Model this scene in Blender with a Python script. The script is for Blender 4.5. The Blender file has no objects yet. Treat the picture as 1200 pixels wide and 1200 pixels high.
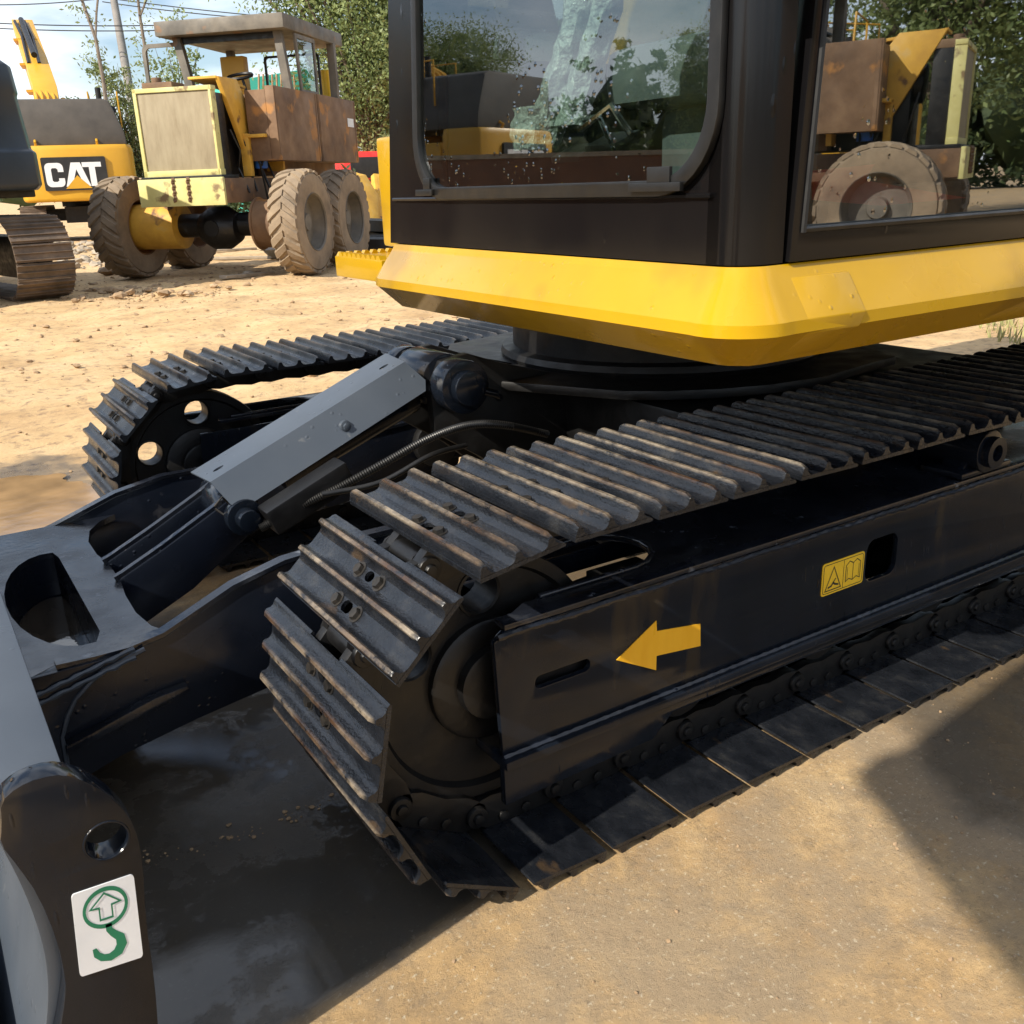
import bpy, bmesh, math, random
import numpy as np
from mathutils import Vector, Matrix, noise
from mathutils.geometry import tessellate_polygon
random.seed(7); RNG = np.random.default_rng(7)
PI = math.pi
SC = bpy.context.scene
COL = SC.collection

# ------------------------------------------------------------------ camera, world, sun
cam_d = bpy.data.cameras.new("camera"); cam = bpy.data.objects.new("camera", cam_d); COL.objects.link(cam)
ROT = ((0.839047, 0.205645, -0.503697), (-0.542892, 0.25585, -0.79988), (-0.03562, 0.94459, 0.326313))
cam.matrix_world = Matrix.Translation((-0.6784, -1.017, 1.0513)) @ Matrix(ROT).to_4x4()
cam_d.sensor_width = 36; cam_d.lens = 33.60; cam_d.clip_start = .02; cam_d.clip_end = 3000
SC.camera = cam
SUN_DIR = Vector((1.0, .19, -.787)).normalized()
sun_el = math.asin(-SUN_DIR.z); sun_az = math.atan2(-SUN_DIR.y, -SUN_DIR.x)
w = bpy.data.worlds.new("World"); SC.world = w; w.use_nodes = True
nt = w.node_tree; nt.nodes.clear()
wo = nt.nodes.new('ShaderNodeOutputWorld'); bg = nt.nodes.new('ShaderNodeBackground'); sky = nt.nodes.new('ShaderNodeTexSky')
sky.sky_type = 'NISHITA'; sky.sun_disc = False; sky.sun_elevation = sun_el
sky.sun_rotation = PI/2 - sun_az; sky.air_density = 1.0; sky.dust_density = .9; sky.ozone_density = 1.2
tc = nt.nodes.new('ShaderNodeTexCoord'); mp = nt.nodes.new('ShaderNodeMapping'); mp.inputs['Scale'].default_value = (1, 1, 3.2)
nz = nt.nodes.new('ShaderNodeTexNoise'); nz.inputs['Scale'].default_value = 3.1; nz.inputs['Detail'].default_value = 7; nz.inputs['Roughness'].default_value = .55
cr = nt.nodes.new('ShaderNodeValToRGB'); cr.color_ramp.elements[0].position = .40; cr.color_ramp.elements[1].position = .60
mx = nt.nodes.new('ShaderNodeMix'); mx.data_type = 'RGBA'
mx.inputs[7].default_value = (8.6, 9.0, 9.6, 1)
mul = nt.nodes.new('ShaderNodeMath'); mul.operation = 'MULTIPLY'; mul.inputs[1].default_value = .85
nt.links.new(tc.outputs['Generated'], mp.inputs['Vector']); nt.links.new(mp.outputs[0], nz.inputs['Vector'])
nt.links.new(nz.outputs['Fac'], cr.inputs['Fac']); nt.links.new(cr.outputs['Color'], mul.inputs[0]); nt.links.new(mul.outputs[0], mx.inputs['Factor'])
nt.links.new(sky.outputs[0], mx.inputs[6]); nt.links.new(mx.outputs[2], bg.inputs['Color'])
bg.inputs['Strength'].default_value = .115
nt.links.new(bg.outputs[0], wo.inputs['Surface'])
sd = bpy.data.lights.new("sun", 'SUN'); sd.energy = 4.9; sd.angle = math.radians(.5); sd.color = (1, .92, .79)
so = bpy.data.objects.new("sun", sd); COL.objects.link(so); so.rotation_euler = SUN_DIR.to_track_quat('-Z', 'Y').to_euler(); so.location = (-20, -5, 20)
SC.view_settings.view_transform = 'Standard'; SC.view_settings.look = 'None'; SC.view_settings.exposure = 0.55
SC.view_settings.gamma = 1; SC.view_settings.use_curve_mapping = False

# ------------------------------------------------------------------ materials
MATS = {}
def mat(name, cols, scale=6, detail=5, rough=(.5, .6), metallic=0, bump=(40, .1, .003), drops=0, coat=0, wear=None, rscale=None,
        stretch=None, spots=None, spec=.5, randomize=0, trans=0):
    """cols: list of (pos, rgb). wear: (rgb, zmin, zmax) worn colour where object z is high. spots: (rgb, scale, threshold)."""
    m = bpy.data.materials.new(name); m.use_nodes = True; t = m.node_tree; N = t.nodes; L = t.links
    b = N['Principled BSDF']; b.inputs['Metallic'].default_value = metallic
    b.inputs['Specular IOR Level'].default_value = spec
    tc = N.new('ShaderNodeTexCoord'); vec = tc.outputs['Object']
    if randomize:
        oi = N.new('ShaderNodeObjectInfo'); va = N.new('ShaderNodeVectorMath'); va.operation = 'ADD'
        cm = N.new('ShaderNodeCombineXYZ'); ml = N.new('ShaderNodeMath'); ml.operation = 'MULTIPLY'; ml.inputs[1].default_value = 37
        L.new(oi.outputs['Random'], ml.inputs[0]); L.new(ml.outputs[0], cm.inputs[0]); L.new(ml.outputs[0], cm.inputs[1])
        L.new(vec, va.inputs[0]); L.new(cm.outputs[0], va.inputs[1]); vec2 = va.outputs[0]
    else: vec2 = vec
    if stretch:
        mp = N.new('ShaderNodeMapping'); mp.inputs['Scale'].default_value = stretch; L.new(vec2, mp.inputs[0]); vec2 = mp.outputs[0]
    n1 = N.new('ShaderNodeTexNoise'); n1.inputs['Scale'].default_value = scale; n1.inputs['Detail'].default_value = detail; n1.inputs['Roughness'].default_value = .62
    L.new(vec2, n1.inputs['Vector'])
    r = N.new('ShaderNodeValToRGB'); e = r.color_ramp.elements
    while len(e) < len(cols): e.new(.5)
    for k, (p, c) in enumerate(cols): e[k].position = p; e[k].color = (*c, 1)
    L.new(n1.outputs['Fac'], r.inputs[0]); colout = r.outputs[0]
    if spots:
        n3 = N.new('ShaderNodeTexNoise'); n3.inputs['Scale'].default_value = spots[1]; n3.inputs['Detail'].default_value = 4; L.new(vec2, n3.inputs['Vector'])
        r3 = N.new('ShaderNodeValToRGB'); r3.color_ramp.elements[0].position = spots[2]; r3.color_ramp.elements[1].position = spots[2]+.06
        mx = N.new('ShaderNodeMix'); mx.data_type = 'RGBA'; L.new(n3.outputs['Fac'], r3.inputs[0]); L.new(r3.outputs[0], mx.inputs['Factor'])
        L.new(colout, mx.inputs[6]); mx.inputs[7].default_value = (*spots[0], 1); colout = mx.outputs[2]
    n2 = N.new('ShaderNodeTexNoise'); n2.inputs['Scale'].default_value = rscale or scale*1.7; n2.inputs['Detail'].default_value = 4; L.new(vec2, n2.inputs['Vector'])
    mr = N.new('ShaderNodeMapRange'); mr.inputs[1].default_value = .3; mr.inputs[2].default_value = .7; mr.inputs[3].default_value = rough[0]; mr.inputs[4].default_value = rough[1]
    L.new(n2.outputs['Fac'], mr.inputs[0]); rout = mr.outputs[0]
    if wear:
        sx = N.new('ShaderNodeSeparateXYZ'); L.new(tc.outputs['Object'], sx.inputs[0])
        m1 = N.new('ShaderNodeMapRange'); m1.inputs[1].default_value = wear[1]; m1.inputs[2].default_value = wear[2]; L.new(sx.outputs[2], m1.inputs[0])
        n4 = N.new('ShaderNodeTexNoise'); n4.inputs['Scale'].default_value = 45; n4.inputs['Detail'].default_value = 6; n4.inputs['Roughness'].default_value=.75; L.new(vec2, n4.inputs['Vector'])
        m2 = N.new('ShaderNodeMapRange'); m2.inputs[1].default_value = .36; m2.inputs[2].default_value = .60; L.new(n4.outputs['Fac'], m2.inputs[0])
        mm = N.new('ShaderNodeMath'); mm.operation = 'MULTIPLY'; L.new(m1.outputs[0], mm.inputs[0]); L.new(m2.outputs[0], mm.inputs[1])
        n5 = N.new('ShaderNodeTexNoise'); n5.inputs['Scale'].default_value = 9; L.new(vec2, n5.inputs['Vector'])
        r5 = N.new('ShaderNodeValToRGB'); r5.color_ramp.elements[0].position = .38; r5.color_ramp.elements[1].position = .66
        r5.color_ramp.elements[0].color = (*wear[0], 1); r5.color_ramp.elements[1].color = (*wear[3], 1); L.new(n5.outputs['Fac'], r5.inputs[0])
        mx = N.new('ShaderNodeMix'); mx.data_type = 'RGBA'; L.new(mm.outputs[0], mx.inputs['Factor']); L.new(colout, mx.inputs[6]); L.new(r5.outputs[0], mx.inputs[7]); colout = mx.outputs[2]
        ad = N.new('ShaderNodeMath'); ad.operation = 'MULTIPLY_ADD'; ad.inputs[1].default_value = .22; L.new(mm.outputs[0], ad.inputs[0]); L.new(rout, ad.inputs[2]); rout = ad.outputs[0]
    L.new(colout, b.inputs['Base Color']); L.new(rout, b.inputs['Roughness'])
    if coat: b.inputs['Coat Weight'].default_value = coat; b.inputs['Coat Roughness'].default_value = .06
    nb = N.new('ShaderNodeTexNoise'); nb.inputs['Scale'].default_value = bump[0]; nb.inputs['Detail'].default_value = 6; L.new(vec2, nb.inputs['Vector'])
    bp = N.new('ShaderNodeBump'); bp.inputs['Strength'].default_value = bump[1]; bp.inputs['Distance'].default_value = bump[2]; L.new(nb.outputs['Fac'], bp.inputs['Height'])
    nrm = bp.outputs[0]
    if drops:
        vo = N.new('ShaderNodeTexVoronoi'); vo.inputs['Scale'].default_value = drops; L.new(vec2, vo.inputs['Vector'])
        sc = N.new('ShaderNodeSeparateColor'); L.new(vo.outputs['Color'], sc.inputs[0])
        mr2 = N.new('ShaderNodeMapRange'); mr2.inputs[1].default_value = .28; mr2.inputs[2].default_value = 0; L.new(vo.outputs['Distance'], mr2.inputs[0])
        gt = N.new('ShaderNodeMath'); gt.operation = 'GREATER_THAN'; gt.inputs[1].default_value = .62; L.new(sc.outputs[0], gt.inputs[0])
        nd = N.new('ShaderNodeTexNoise'); nd.inputs['Scale'].default_value = 5; L.new(tc.outputs['Object'], nd.inputs['Vector'])
        g2 = N.new('ShaderNodeMapRange'); g2.inputs[1].default_value = .48; g2.inputs[2].default_value = .6; L.new(nd.outputs['Fac'], g2.inputs[0])
        mu = N.new('ShaderNodeMath'); mu.operation = 'MULTIPLY'; L.new(mr2.outputs[0], mu.inputs[0]); L.new(gt.outputs[0], mu.inputs[1])
        mu2 = N.new('ShaderNodeMath'); mu2.operation = 'MULTIPLY'; L.new(mu.outputs[0], mu2.inputs[0]); L.new(g2.outputs[0], mu2.inputs[1])
        b2 = N.new('ShaderNodeBump'); b2.inputs['Strength'].default_value = .9; b2.inputs['Distance'].default_value = .0016; L.new(mu2.outputs[0], b2.inputs['Height']); L.new(nrm, b2.inputs['Normal']); nrm = b2.outputs[0]
    L.new(nrm, b.inputs['Normal'])
    if coat: L.new(nrm, b.inputs['Coat Normal'])
    MATS[name] = m; return m

M = {}
M['black'] = mat('wet_black_paint', [(.3, (.004, .006, .010)), (.75, (.010, .013, .020))], 5, rough=(.06, .26), bump=(45, .12, .002), drops=70, spots=((.030, .024, .018), 5, .60), stretch=(1.6, 1, .35), spec=.36)
M['wetplate'] = mat('wet_scuffed_black_plate', [(.3, (.004, .005, .008)), (.6, (.010, .012, .018)), (.8, (.05, .055, .065))], 11, 8, rough=(.03, .42), rscale=7, bump=(70, .25, .003), spots=((.10, .11, .13), 24, .66), spec=.7)
M['navy'] = mat('dark_navy_paint', [(.3, (.004, .006, .011)), (.75, (.010, .013, .022))], 4, rough=(.14, .36), bump=(30, .12, .003), drops=60, spots=((.055, .055, .06), 6, .68))
M['cabblack'] = mat('cab_black_paint', [(.3, (.004, .004, .005)), (.75, (.008, .0075, .0075))], 3, rough=(.10, .24), bump=(60, .06, .001), drops=55, stretch=(1, 1, .35), spec=.32)
M['deep'] = mat('greasy_black_steel', [(.3, (.002, .002, .0025)), (.75, (.007, .0065, .006))], 9, rough=(.34, .6), bump=(60, .3, .003), spots=((.03, .022, .015), 12, .69))
M['shoe'] = mat('track_shoe_steel', [(.3, (.004, .005, .007)), (.55, (.011, .0125, .016)), (.8, (.034, .034, .034))], 26, 9, rough=(.14, .36), bump=(230, .55, .0022),
                wear=((.085, .045, .022), .0525, .0590, (.36, .30, .22)), randomize=1, stretch=(1, .6, 1), spots=((.045, .030, .018), 17, .66))
M['shoe_far'] = mat('painted_track_shoe', [(.3, (.008, .010, .013)), (.8, (.024, .026, .030))], 12, 8, rough=(.2, .42), bump=(150, .3, .0015),
                wear=((.07, .05, .035), .052, .060, (.12, .10, .08)), randomize=1)
M['bolt'] = mat('dull_bolt_steel', [(.3, (.012, .012, .012)), (.8, (.05, .042, .034))], 60, rough=(.4, .6), metallic=.4, randomize=1)
M['grey'] = mat('blue_grey_guard_paint', [(.3, (.050, .062, .080)), (.75, (.068, .082, .102))], 4, rough=(.26, .42), bump=(60, .1, .001), drops=60, spots=((.16, .165, .17), 22, .70))
M['yellow'] = mat('wet_yellow_paint', [(.3, (.42, .240, .002)), (.75, (.50, .29, .003))], 3, rough=(.24, .38), bump=(9, .12, .006), drops=65, coat=.35, spec=.35, spots=((.34, .19, .004), 2.2, .56))
M['oldyellow'] = mat('faded_yellow_paint', [(.3, (.50, .27, .04)), (.6, (.66, .38, .05)), (.85, (.55, .42, .2))], 4, rough=(.45, .7), bump=(20, .2, .006), spots=((.18, .09, .04), 3.5, .62))
M['paleyellow'] = mat('pale_yellow_paint', [(.3, (.50, .45, .16)), (.7, (.64, .60, .27))], 3, 8, rough=(.5, .7), spots=((.22, .15, .07), 4, .60))
M['catyellow'] = mat('machine_yellow_paint', [(.3, (.55, .29, .018)), (.75, (.64, .35, .025))], 1.5, rough=(.35, .5), bump=(6, .05, .01))
M['rust'] = mat('rusty_brown_sheet', [(.28, (.085, .045, .022)), (.5, (.17, .098, .052)), (.75, (.27, .17, .095))], 2.2, 9, rough=(.6, .85), bump=(14, .3, .008), spots=((.34, .155, .04), 2.6, .58))
M['greysteel'] = mat('weathered_grey_steel', [(.3, (.075, .068, .058)), (.7, (.19, .165, .13))], 3, rough=(.5, .8), bump=(20, .2, .005), spots=((.2, .12, .07), 4, .62))
M['radiator'] = mat('dusty_radiator_core', [(.25, (.22, .175, .11)), (.5, (.30, .25, .165)), (.75, (.36, .31, .21))], 2.0, 9, rough=(.8, .9), stretch=(5, 5, 1.2), bump=(60, .4, .006))
M['tyre'] = mat('dusty_tyre_rubber', [(.25, (.13, .10, .07)), (.5, (.24, .18, .12)), (.8, (.34, .26, .17))], 3, 7, rough=(.8, .95), bump=(30, .5, .01))
M['darkgrey'] = mat('dark_hood_paint', [(.3, (.06, .055, .05)), (.7, (.10, .09, .08))], 2, rough=(.5, .7))
M['bgnavy'] = mat('dark_blue_machine_paint', [(.3, (.010, .018, .030)), (.7, (.018, .028, .042))], 2, rough=(.3, .45), bump=(5, .05, .01))
M['bgtrack'] = mat('muddy_track_steel', [(.3, (.06, .045, .032)), (.55, (.14, .10, .07)), (.8, (.24, .17, .11))], 4, 8, rough=(.6, .85), bump=(25, .5, .008), randomize=1)
M['rubber'] = mat('black_rubber', [(.3, (.005, .005, .005)), (.7, (.011, .011, .011))], 20, rough=(.35, .5), bump=(80, .1, .001))
M['white'] = mat('white_decal_vinyl', [(.3, (.70, .72, .74)), (.7, (.80, .81, .82))], 14, rough=(.3, .4), bump=(30, .05, .001), spots=((.45, .44, .42), 30, .72))
M['green'] = mat('green_decal_ink', [(.3, (.010, .16, .08)), (.7, (.015, .21, .11))], 20, rough=(.3, .4), bump=(30, .02, .001))
M['ink'] = mat('black_decal_ink', [(.3, (.02, .02, .02)), (.7, (.03, .03, .03))], 20, rough=(.4, .5), bump=(30, .02, .001))
M['orange'] = mat('orange_yellow_decal_vinyl', [(.3, (.80, .40, .015)), (.75, (.90, .50, .03))], 8, rough=(.25, .4), bump=(30, .05, .001), spots=((.42, .22, .03), 16, .66), stretch=(3, 1, .5))
M['decyel'] = mat('yellow_decal_vinyl', [(.3, (.85, .52, .02)), (.75, (.92, .60, .04))], 8, rough=(.3, .4), bump=(30, .02, .001))
M['red'] = mat('red_plastic', [(.3, (.80, .03, .03)), (.7, (.90, .06, .05))], 8, rough=(.35, .5))
M['teal'] = mat('teal_sheet', [(.3, (.05, .42, .33)), (.7, (.08, .52, .42))], 2, rough=(.5, .7))
M['blue'] = mat('blue_filter_paint', [(.3, (.02, .10, .45)), (.7, (.03, .15, .55))], 5, rough=(.4, .5))
M['plastic'] = mat('clear_wrap_over_grey', [(.3, (.16, .20, .19)), (.55, (.34, .40, .38)), (.8, (.8, .86, .84))], 38, 9, rough=(.05, .25), bump=(60, 1.0, .02))
M['seat'] = mat('grey_seat_cover', [(.3, (.11, .13, .14)), (.7, (.20, .23, .24))], 6, rough=(.3, .5), bump=(8, .4, .02))
M['interior'] = mat('dark_interior_plastic', [(.3, (.010, .010, .011)), (.7, (.022, .022, .023))], 6, rough=(.5, .7))
M['chrome'] = mat('bright_rod', [(.3, (.5, .5, .5)), (.7, (.6, .6, .6))], 6, rough=(.12, .2), metallic=1)
M['bark'] = mat('grey_brown_bark', [(.3, (.10, .075, .055)), (.7, (.20, .16, .12))], 8, rough=(.8, .9), stretch=(1, 1, .3), bump=(20, .5, .02))
M['pole'] = mat('grey_concrete_pole', [(.3, (.16, .15, .14)), (.7, (.24, .22, .20))], 4, rough=(.7, .9))
M['stone'] = mat('dusty_clods', [(.3, (.24, .16, .09)), (.6, (.38, .26, .15)), (.85, (.48, .38, .26))], 5, rough=(.8, .95), bump=(40, .5, .006))
M['concrete'] = mat('pale_rubble', [(.3, (.26, .21, .15)), (.7, (.42, .36, .28))], 6, rough=(.8, .95), bump=(30, .4, .006))
M['sack'] = mat('white_woven_sack', [(.3, (.38, .37, .34)), (.7, (.58, .57, .54))], 8, rough=(.6, .8), bump=(20, .5, .02))
M['brick'] = mat('brown_wall_sheet', [(.3, (.16, .08, .05)), (.7, (.25, .13, .08))], 1.5, rough=(.7, .9))
M['grass'] = mat('dry_pale_grass', [(.3, (.20, .22, .08)), (.55, (.34, .32, .13)), (.8, (.46, .40, .20))], .8, rough=(.8, .9))
def leafmat(name, c0, c1):
    m = mat(name, [(.3, c0), (.72, c1)], .9, 3, rough=(.45, .65), bump=(3, .0, .01))
    b = m.node_tree.nodes['Principled BSDF']
    b.inputs['Subsurface Weight'].default_value = 0
    t = m.node_tree; tr = t.nodes.new('ShaderNodeBsdfTranslucent'); ms = t.nodes.new('ShaderNodeMixShader'); ms.inputs[0].default_value = .4
    out = [n for n in t.nodes if n.type == 'OUTPUT_MATERIAL'][0]
    src = b.inputs['Base Color'].links[0].from_socket
    t.links.new(src, tr.inputs[0]); t.links.new(b.outputs[0], ms.inputs[1]); t.links.new(tr.outputs[0], ms.inputs[2]); t.links.new(ms.outputs[0], out.inputs[0])
    return m
M['leaf'] = leafmat('tree_leaves', (.10, .15, .045), (.36, .42, .17))
M['leafpale'] = leafmat('pale_bush_leaves', (.14, .19, .06), (.36, .40, .17))
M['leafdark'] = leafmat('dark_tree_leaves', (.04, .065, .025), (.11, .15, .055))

def glassmat(name, tint, extra):
    m = bpy.data.materials.new(name); m.use_nodes = True; t = m.node_tree; N = t.nodes; L = t.links; N.clear()
    out = N.new('ShaderNodeOutputMaterial'); tr = N.new('ShaderNodeBsdfTransparent'); tr.inputs[0].default_value = (*tint, 1)
    gl = N.new('ShaderNodeBsdfGlossy'); gl.inputs['Roughness'].default_value = .012; gl.inputs[0].default_value = (.93, .97, 1, 1)
    fr = N.new('ShaderNodeFresnel'); fr.inputs[0].default_value = 1.62
    ma = N.new('ShaderNodeMath'); ma.operation = 'MULTIPLY_ADD'; ma.inputs[1].default_value = 1.0; ma.inputs[2].default_value = extra; ma.use_clamp = True
    mix = N.new('ShaderNodeMixShader'); tc = N.new('ShaderNodeTexCoord')
    vo = N.new('ShaderNodeTexVoronoi'); vo.inputs['Scale'].default_value = 75; L.new(tc.outputs['Object'], vo.inputs['Vector'])
    sc = N.new('ShaderNodeSeparateColor'); L.new(vo.outputs['Color'], sc.inputs[0])
    mr2 = N.new('ShaderNodeMapRange'); mr2.inputs[1].default_value = .30; mr2.inputs[2].default_value = 0; L.new(vo.outputs['Distance'], mr2.inputs[0])
    gt = N.new('ShaderNodeMath'); gt.operation = 'GREATER_THAN'; gt.inputs[1].default_value = .72; L.new(sc.outputs[0], gt.inputs[0])
    nd = N.new('ShaderNodeTexNoise'); nd.inputs['Scale'].default_value = 4; L.new(tc.outputs['Object'], nd.inputs['Vector'])
    g2 = N.new('ShaderNodeMapRange'); g2.inputs[1].default_value = .5; g2.inputs[2].default_value = .6; L.new(nd.outputs['Fac'], g2.inputs[0])
    mu = N.new('ShaderNodeMath'); mu.operation = 'MULTIPLY'; L.new(mr2.outputs[0], mu.inputs[0]); L.new(gt.outputs[0], mu.inputs[1])
    mu2 = N.new('ShaderNodeMath'); mu2.operation = 'MULTIPLY'; L.new(mu.outputs[0], mu2.inputs[0]); L.new(g2.outputs[0], mu2.inputs[1])
    b2 = N.new('ShaderNodeBump'); b2.inputs['Strength'].default_value = .8; b2.inputs['Distance'].default_value = .0014; L.new(mu2.outputs[0], b2.inputs['Height'])
    L.new(b2.outputs[0], gl.inputs['Normal'])
    ge = N.new('ShaderNodeNewGeometry'); inv = N.new('ShaderNodeMath'); inv.operation = 'SUBTRACT'; inv.inputs[0].default_value = 1; L.new(ge.outputs['Backfacing'], inv.inputs[1]); m9 = N.new('ShaderNodeMath'); m9.operation = 'MULTIPLY'; L.new(fr.outputs[0], ma.inputs[0]); L.new(ma.outputs[0], m9.inputs[0]); L.new(inv.outputs[0], m9.inputs[1]); L.new(m9.outputs[0], mix.inputs[0]); L.new(tr.outputs[0], mix.inputs[1]); L.new(gl.outputs[0], mix.inputs[2]); L.new(mix.outputs[0], out.inputs[0])
    return m
M['glass'] = glassmat('greenish_cab_glass', (.74, .80, .77), .10)
M['sideglass'] = glassmat('dark_side_glass', (.58, .62, .60), .32)
M['bgglass'] = glassmat('dusty_window_glass', (.72, .78, .76), .06)

def ground_material():
    m = bpy.data.materials.new('yard_ground'); m.use_nodes = True; t = m.node_tree; N = t.nodes; L = t.links; b = N['Principled BSDF']
    tc = N.new('ShaderNodeTexCoord'); V = tc.outputs['Object']
    def noi(s, d=5, r=.6):
        n = N.new('ShaderNodeTexNoise'); n.inputs['Scale'].default_value = s; n.inputs['Detail'].default_value = d; n.inputs['Roughness'].default_value = r; L.new(V, n.inputs['Vector']); return n.outputs['Fac']
    def ramp(f, els):
        r = N.new('ShaderNodeValToRGB'); e = r.color_ramp.elements
        while len(e) < len(els): e.new(.5)
        for k, (p, c) in enumerate(els): e[k].position = p; e[k].color = (*c, 1)
        L.new(f, r.inputs[0]); return r.outputs[0]
    def mth(op, a, c, clamp=False):
        n = N.new('ShaderNodeMath'); n.operation = op; n.use_clamp = clamp
        for k, v in enumerate((a, c)):
            if isinstance(v, (int, float)): n.inputs[k].default_value = v
            else: L.new(v, n.inputs[k])
        return n.outputs[0]
    def mixc(f, a, c):
        n = N.new('ShaderNodeMix'); n.data_type = 'RGBA'; L.new(f, n.inputs['Factor'])
        for k, v in ((6, a), (7, c)):
            if isinstance(v, tuple): n.inputs[k].default_value = (*v, 1)
            else: L.new(v, n.inputs[k])
        return n.outputs[2]
    def mrange(f, a, c, lo=0, hi=1):
        n = N.new('ShaderNodeMapRange'); n.inputs[1].default_value = a; n.inputs[2].default_value = c; n.inputs[3].default_value = lo; n.inputs[4].default_value = hi; n.interpolation_type='SMOOTHSTEP'; L.new(f, n.inputs[0]); return n.outputs[0]
    sx = N.new('ShaderNodeSeparateXYZ'); L.new(V, sx.inputs[0]); X, Y = sx.outputs[0], sx.outputs[1]
    warp = noi(1.7, 4)
    # dirt colours
    dirt = ramp(noi(1.3, 8, .7), [(.3, (.38, .235, .105)), (.5, (.57, .385, .19)), (.72, (.68, .49, .275))])
    dirt = mixc(ramp(noi(14, 6, .7), [(.52, (0, 0, 0)), (.68, (1, 1, 1))]), dirt, (.25, .16, .09))
    conc = ramp(noi(2.6, 9, .68), [(.28, (.26, .165, .075)), (.5, (.45, .295, .135)), (.72, (.55, .385, .195))])
    conc = mixc(ramp(noi(9, 8, .75), [(.50, (0, 0, 0)), (.70, (.85, .85, .85))]), conc, (.19, .135, .08))
    conc = mixc(ramp(noi(4.1, 7, .7), [(.52, (0, 0, 0)), (.62, (.45, .45, .45))]), conc, (.50, .30, .12))
    conc = mixc(ramp(noi(28, 9, .8), [(.50, (0, 0, 0)), (.66, (.6, .6, .6))]), conc, (.17, .12, .07))
    conc = mixc(ramp(noi(1.9, 8, .7), [(.46, (0, 0, 0)), (.58, (.75, .75, .75))]), conc, (.28, .215, .14))
    conc = mixc(ramp(noi(110, 3, .6), [(.60, (0, 0, 0)), (.70, (.65, .65, .65))]), conc, (.60, .52, .38))
    conc = mixc(ramp(noi(70, 4, .7), [(.60, (0, 0, 0)), (.72, (.7, .7, .7))]), conc, (.13, .095, .06))
    yy = mth('ADD', Y, mth('MULTIPLY', warp, 1.2))
    base = mixc(mrange(yy, 2.2, 2.9), conc, dirt)
    # wet mask round the blade, its dark outline painted along the blade's shadow edge
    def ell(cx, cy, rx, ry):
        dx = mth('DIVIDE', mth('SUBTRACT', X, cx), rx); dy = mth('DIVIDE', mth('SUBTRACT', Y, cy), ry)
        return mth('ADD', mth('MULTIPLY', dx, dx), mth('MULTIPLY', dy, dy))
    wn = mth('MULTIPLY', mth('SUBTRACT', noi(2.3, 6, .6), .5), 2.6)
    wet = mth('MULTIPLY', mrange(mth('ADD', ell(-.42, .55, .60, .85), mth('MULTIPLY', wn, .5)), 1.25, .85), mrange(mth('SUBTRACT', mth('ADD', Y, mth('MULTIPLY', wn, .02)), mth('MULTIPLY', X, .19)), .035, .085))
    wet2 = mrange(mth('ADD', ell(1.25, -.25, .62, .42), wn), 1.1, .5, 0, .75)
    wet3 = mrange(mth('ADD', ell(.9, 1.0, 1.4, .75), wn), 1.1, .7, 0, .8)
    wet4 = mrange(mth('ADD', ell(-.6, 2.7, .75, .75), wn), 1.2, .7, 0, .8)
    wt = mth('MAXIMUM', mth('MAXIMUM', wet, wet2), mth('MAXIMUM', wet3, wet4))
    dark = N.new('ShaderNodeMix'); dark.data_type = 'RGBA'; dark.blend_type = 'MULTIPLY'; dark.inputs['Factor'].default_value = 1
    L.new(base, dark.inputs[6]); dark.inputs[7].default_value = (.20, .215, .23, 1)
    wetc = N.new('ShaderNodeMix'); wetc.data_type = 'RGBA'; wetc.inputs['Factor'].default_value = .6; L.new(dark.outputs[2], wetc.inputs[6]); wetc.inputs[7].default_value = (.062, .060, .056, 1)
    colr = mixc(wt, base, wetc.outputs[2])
    # grime streaks, only inside wet zone
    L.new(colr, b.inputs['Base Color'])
    film = mrange(noi(3.3, 9, .68), .455, .54)
    ro = mth('SUBTRACT', .92, mth('MULTIPLY', wt, mth('ADD', .60, mth('MULTIPLY', film, .27))))
    b.inputs['Specular IOR Level'].default_value = .6
    L.new(ro, b.inputs['Roughness'])
    h = mth('ADD', mth('MULTIPLY', noi(60, 9, .8), .62), mth('MULTIPLY', noi(6, 7, .65), 1.0))
    bp = N.new('ShaderNodeBump'); bp.inputs['Distance'].default_value = .012; L.new(h, bp.inputs['Height'])
    st = mth('SUBTRACT', mrange(yy, 2.0, 3.0, .75, 1.0), mth('MULTIPLY', wt, mth('ADD', .52, mth('MULTIPLY', film, .20)))); L.new(st, bp.inputs['Strength'])
    L.new(bp.outputs[0], b.inputs['Normal'])
    return m
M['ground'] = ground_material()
def watermat(name, col, ir=.03):
    m = bpy.data.materials.new(name); m.use_nodes = True; t = m.node_tree; N = t.nodes; L = t.links; b = N['Principled BSDF']
    tc = N.new('ShaderNodeTexCoord'); n = N.new('ShaderNodeTexNoise'); n.inputs['Scale'].default_value = 7; n.inputs['Detail'].default_value = 5; L.new(tc.outputs['Object'], n.inputs['Vector'])
    r = N.new('ShaderNodeValToRGB'); r.color_ramp.elements[0].position = .35; r.color_ramp.elements[0].color = (*[c*.6 for c in col], 1); r.color_ramp.elements[1].position = .7; r.color_ramp.elements[1].color = (*col, 1)
    L.new(n.outputs['Fac'], r.inputs[0]); L.new(r.outputs[0], b.inputs['Base Color']); b.inputs['Roughness'].default_value = ir; b.inputs['Specular IOR Level'].default_value = .8
    n2 = N.new('ShaderNodeTexNoise'); n2.inputs['Scale'].default_value = 22; n2.inputs['Detail'].default_value = 3; L.new(tc.outputs['Object'], n2.inputs['Vector'])
    bp = N.new('ShaderNodeBump'); bp.inputs['Strength'].default_value = .05; bp.inputs['Distance'].default_value = .01; L.new(n2.outputs['Fac'], bp.inputs['Height']); L.new(bp.outputs[0], b.inputs['Normal'])
    return m
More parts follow.
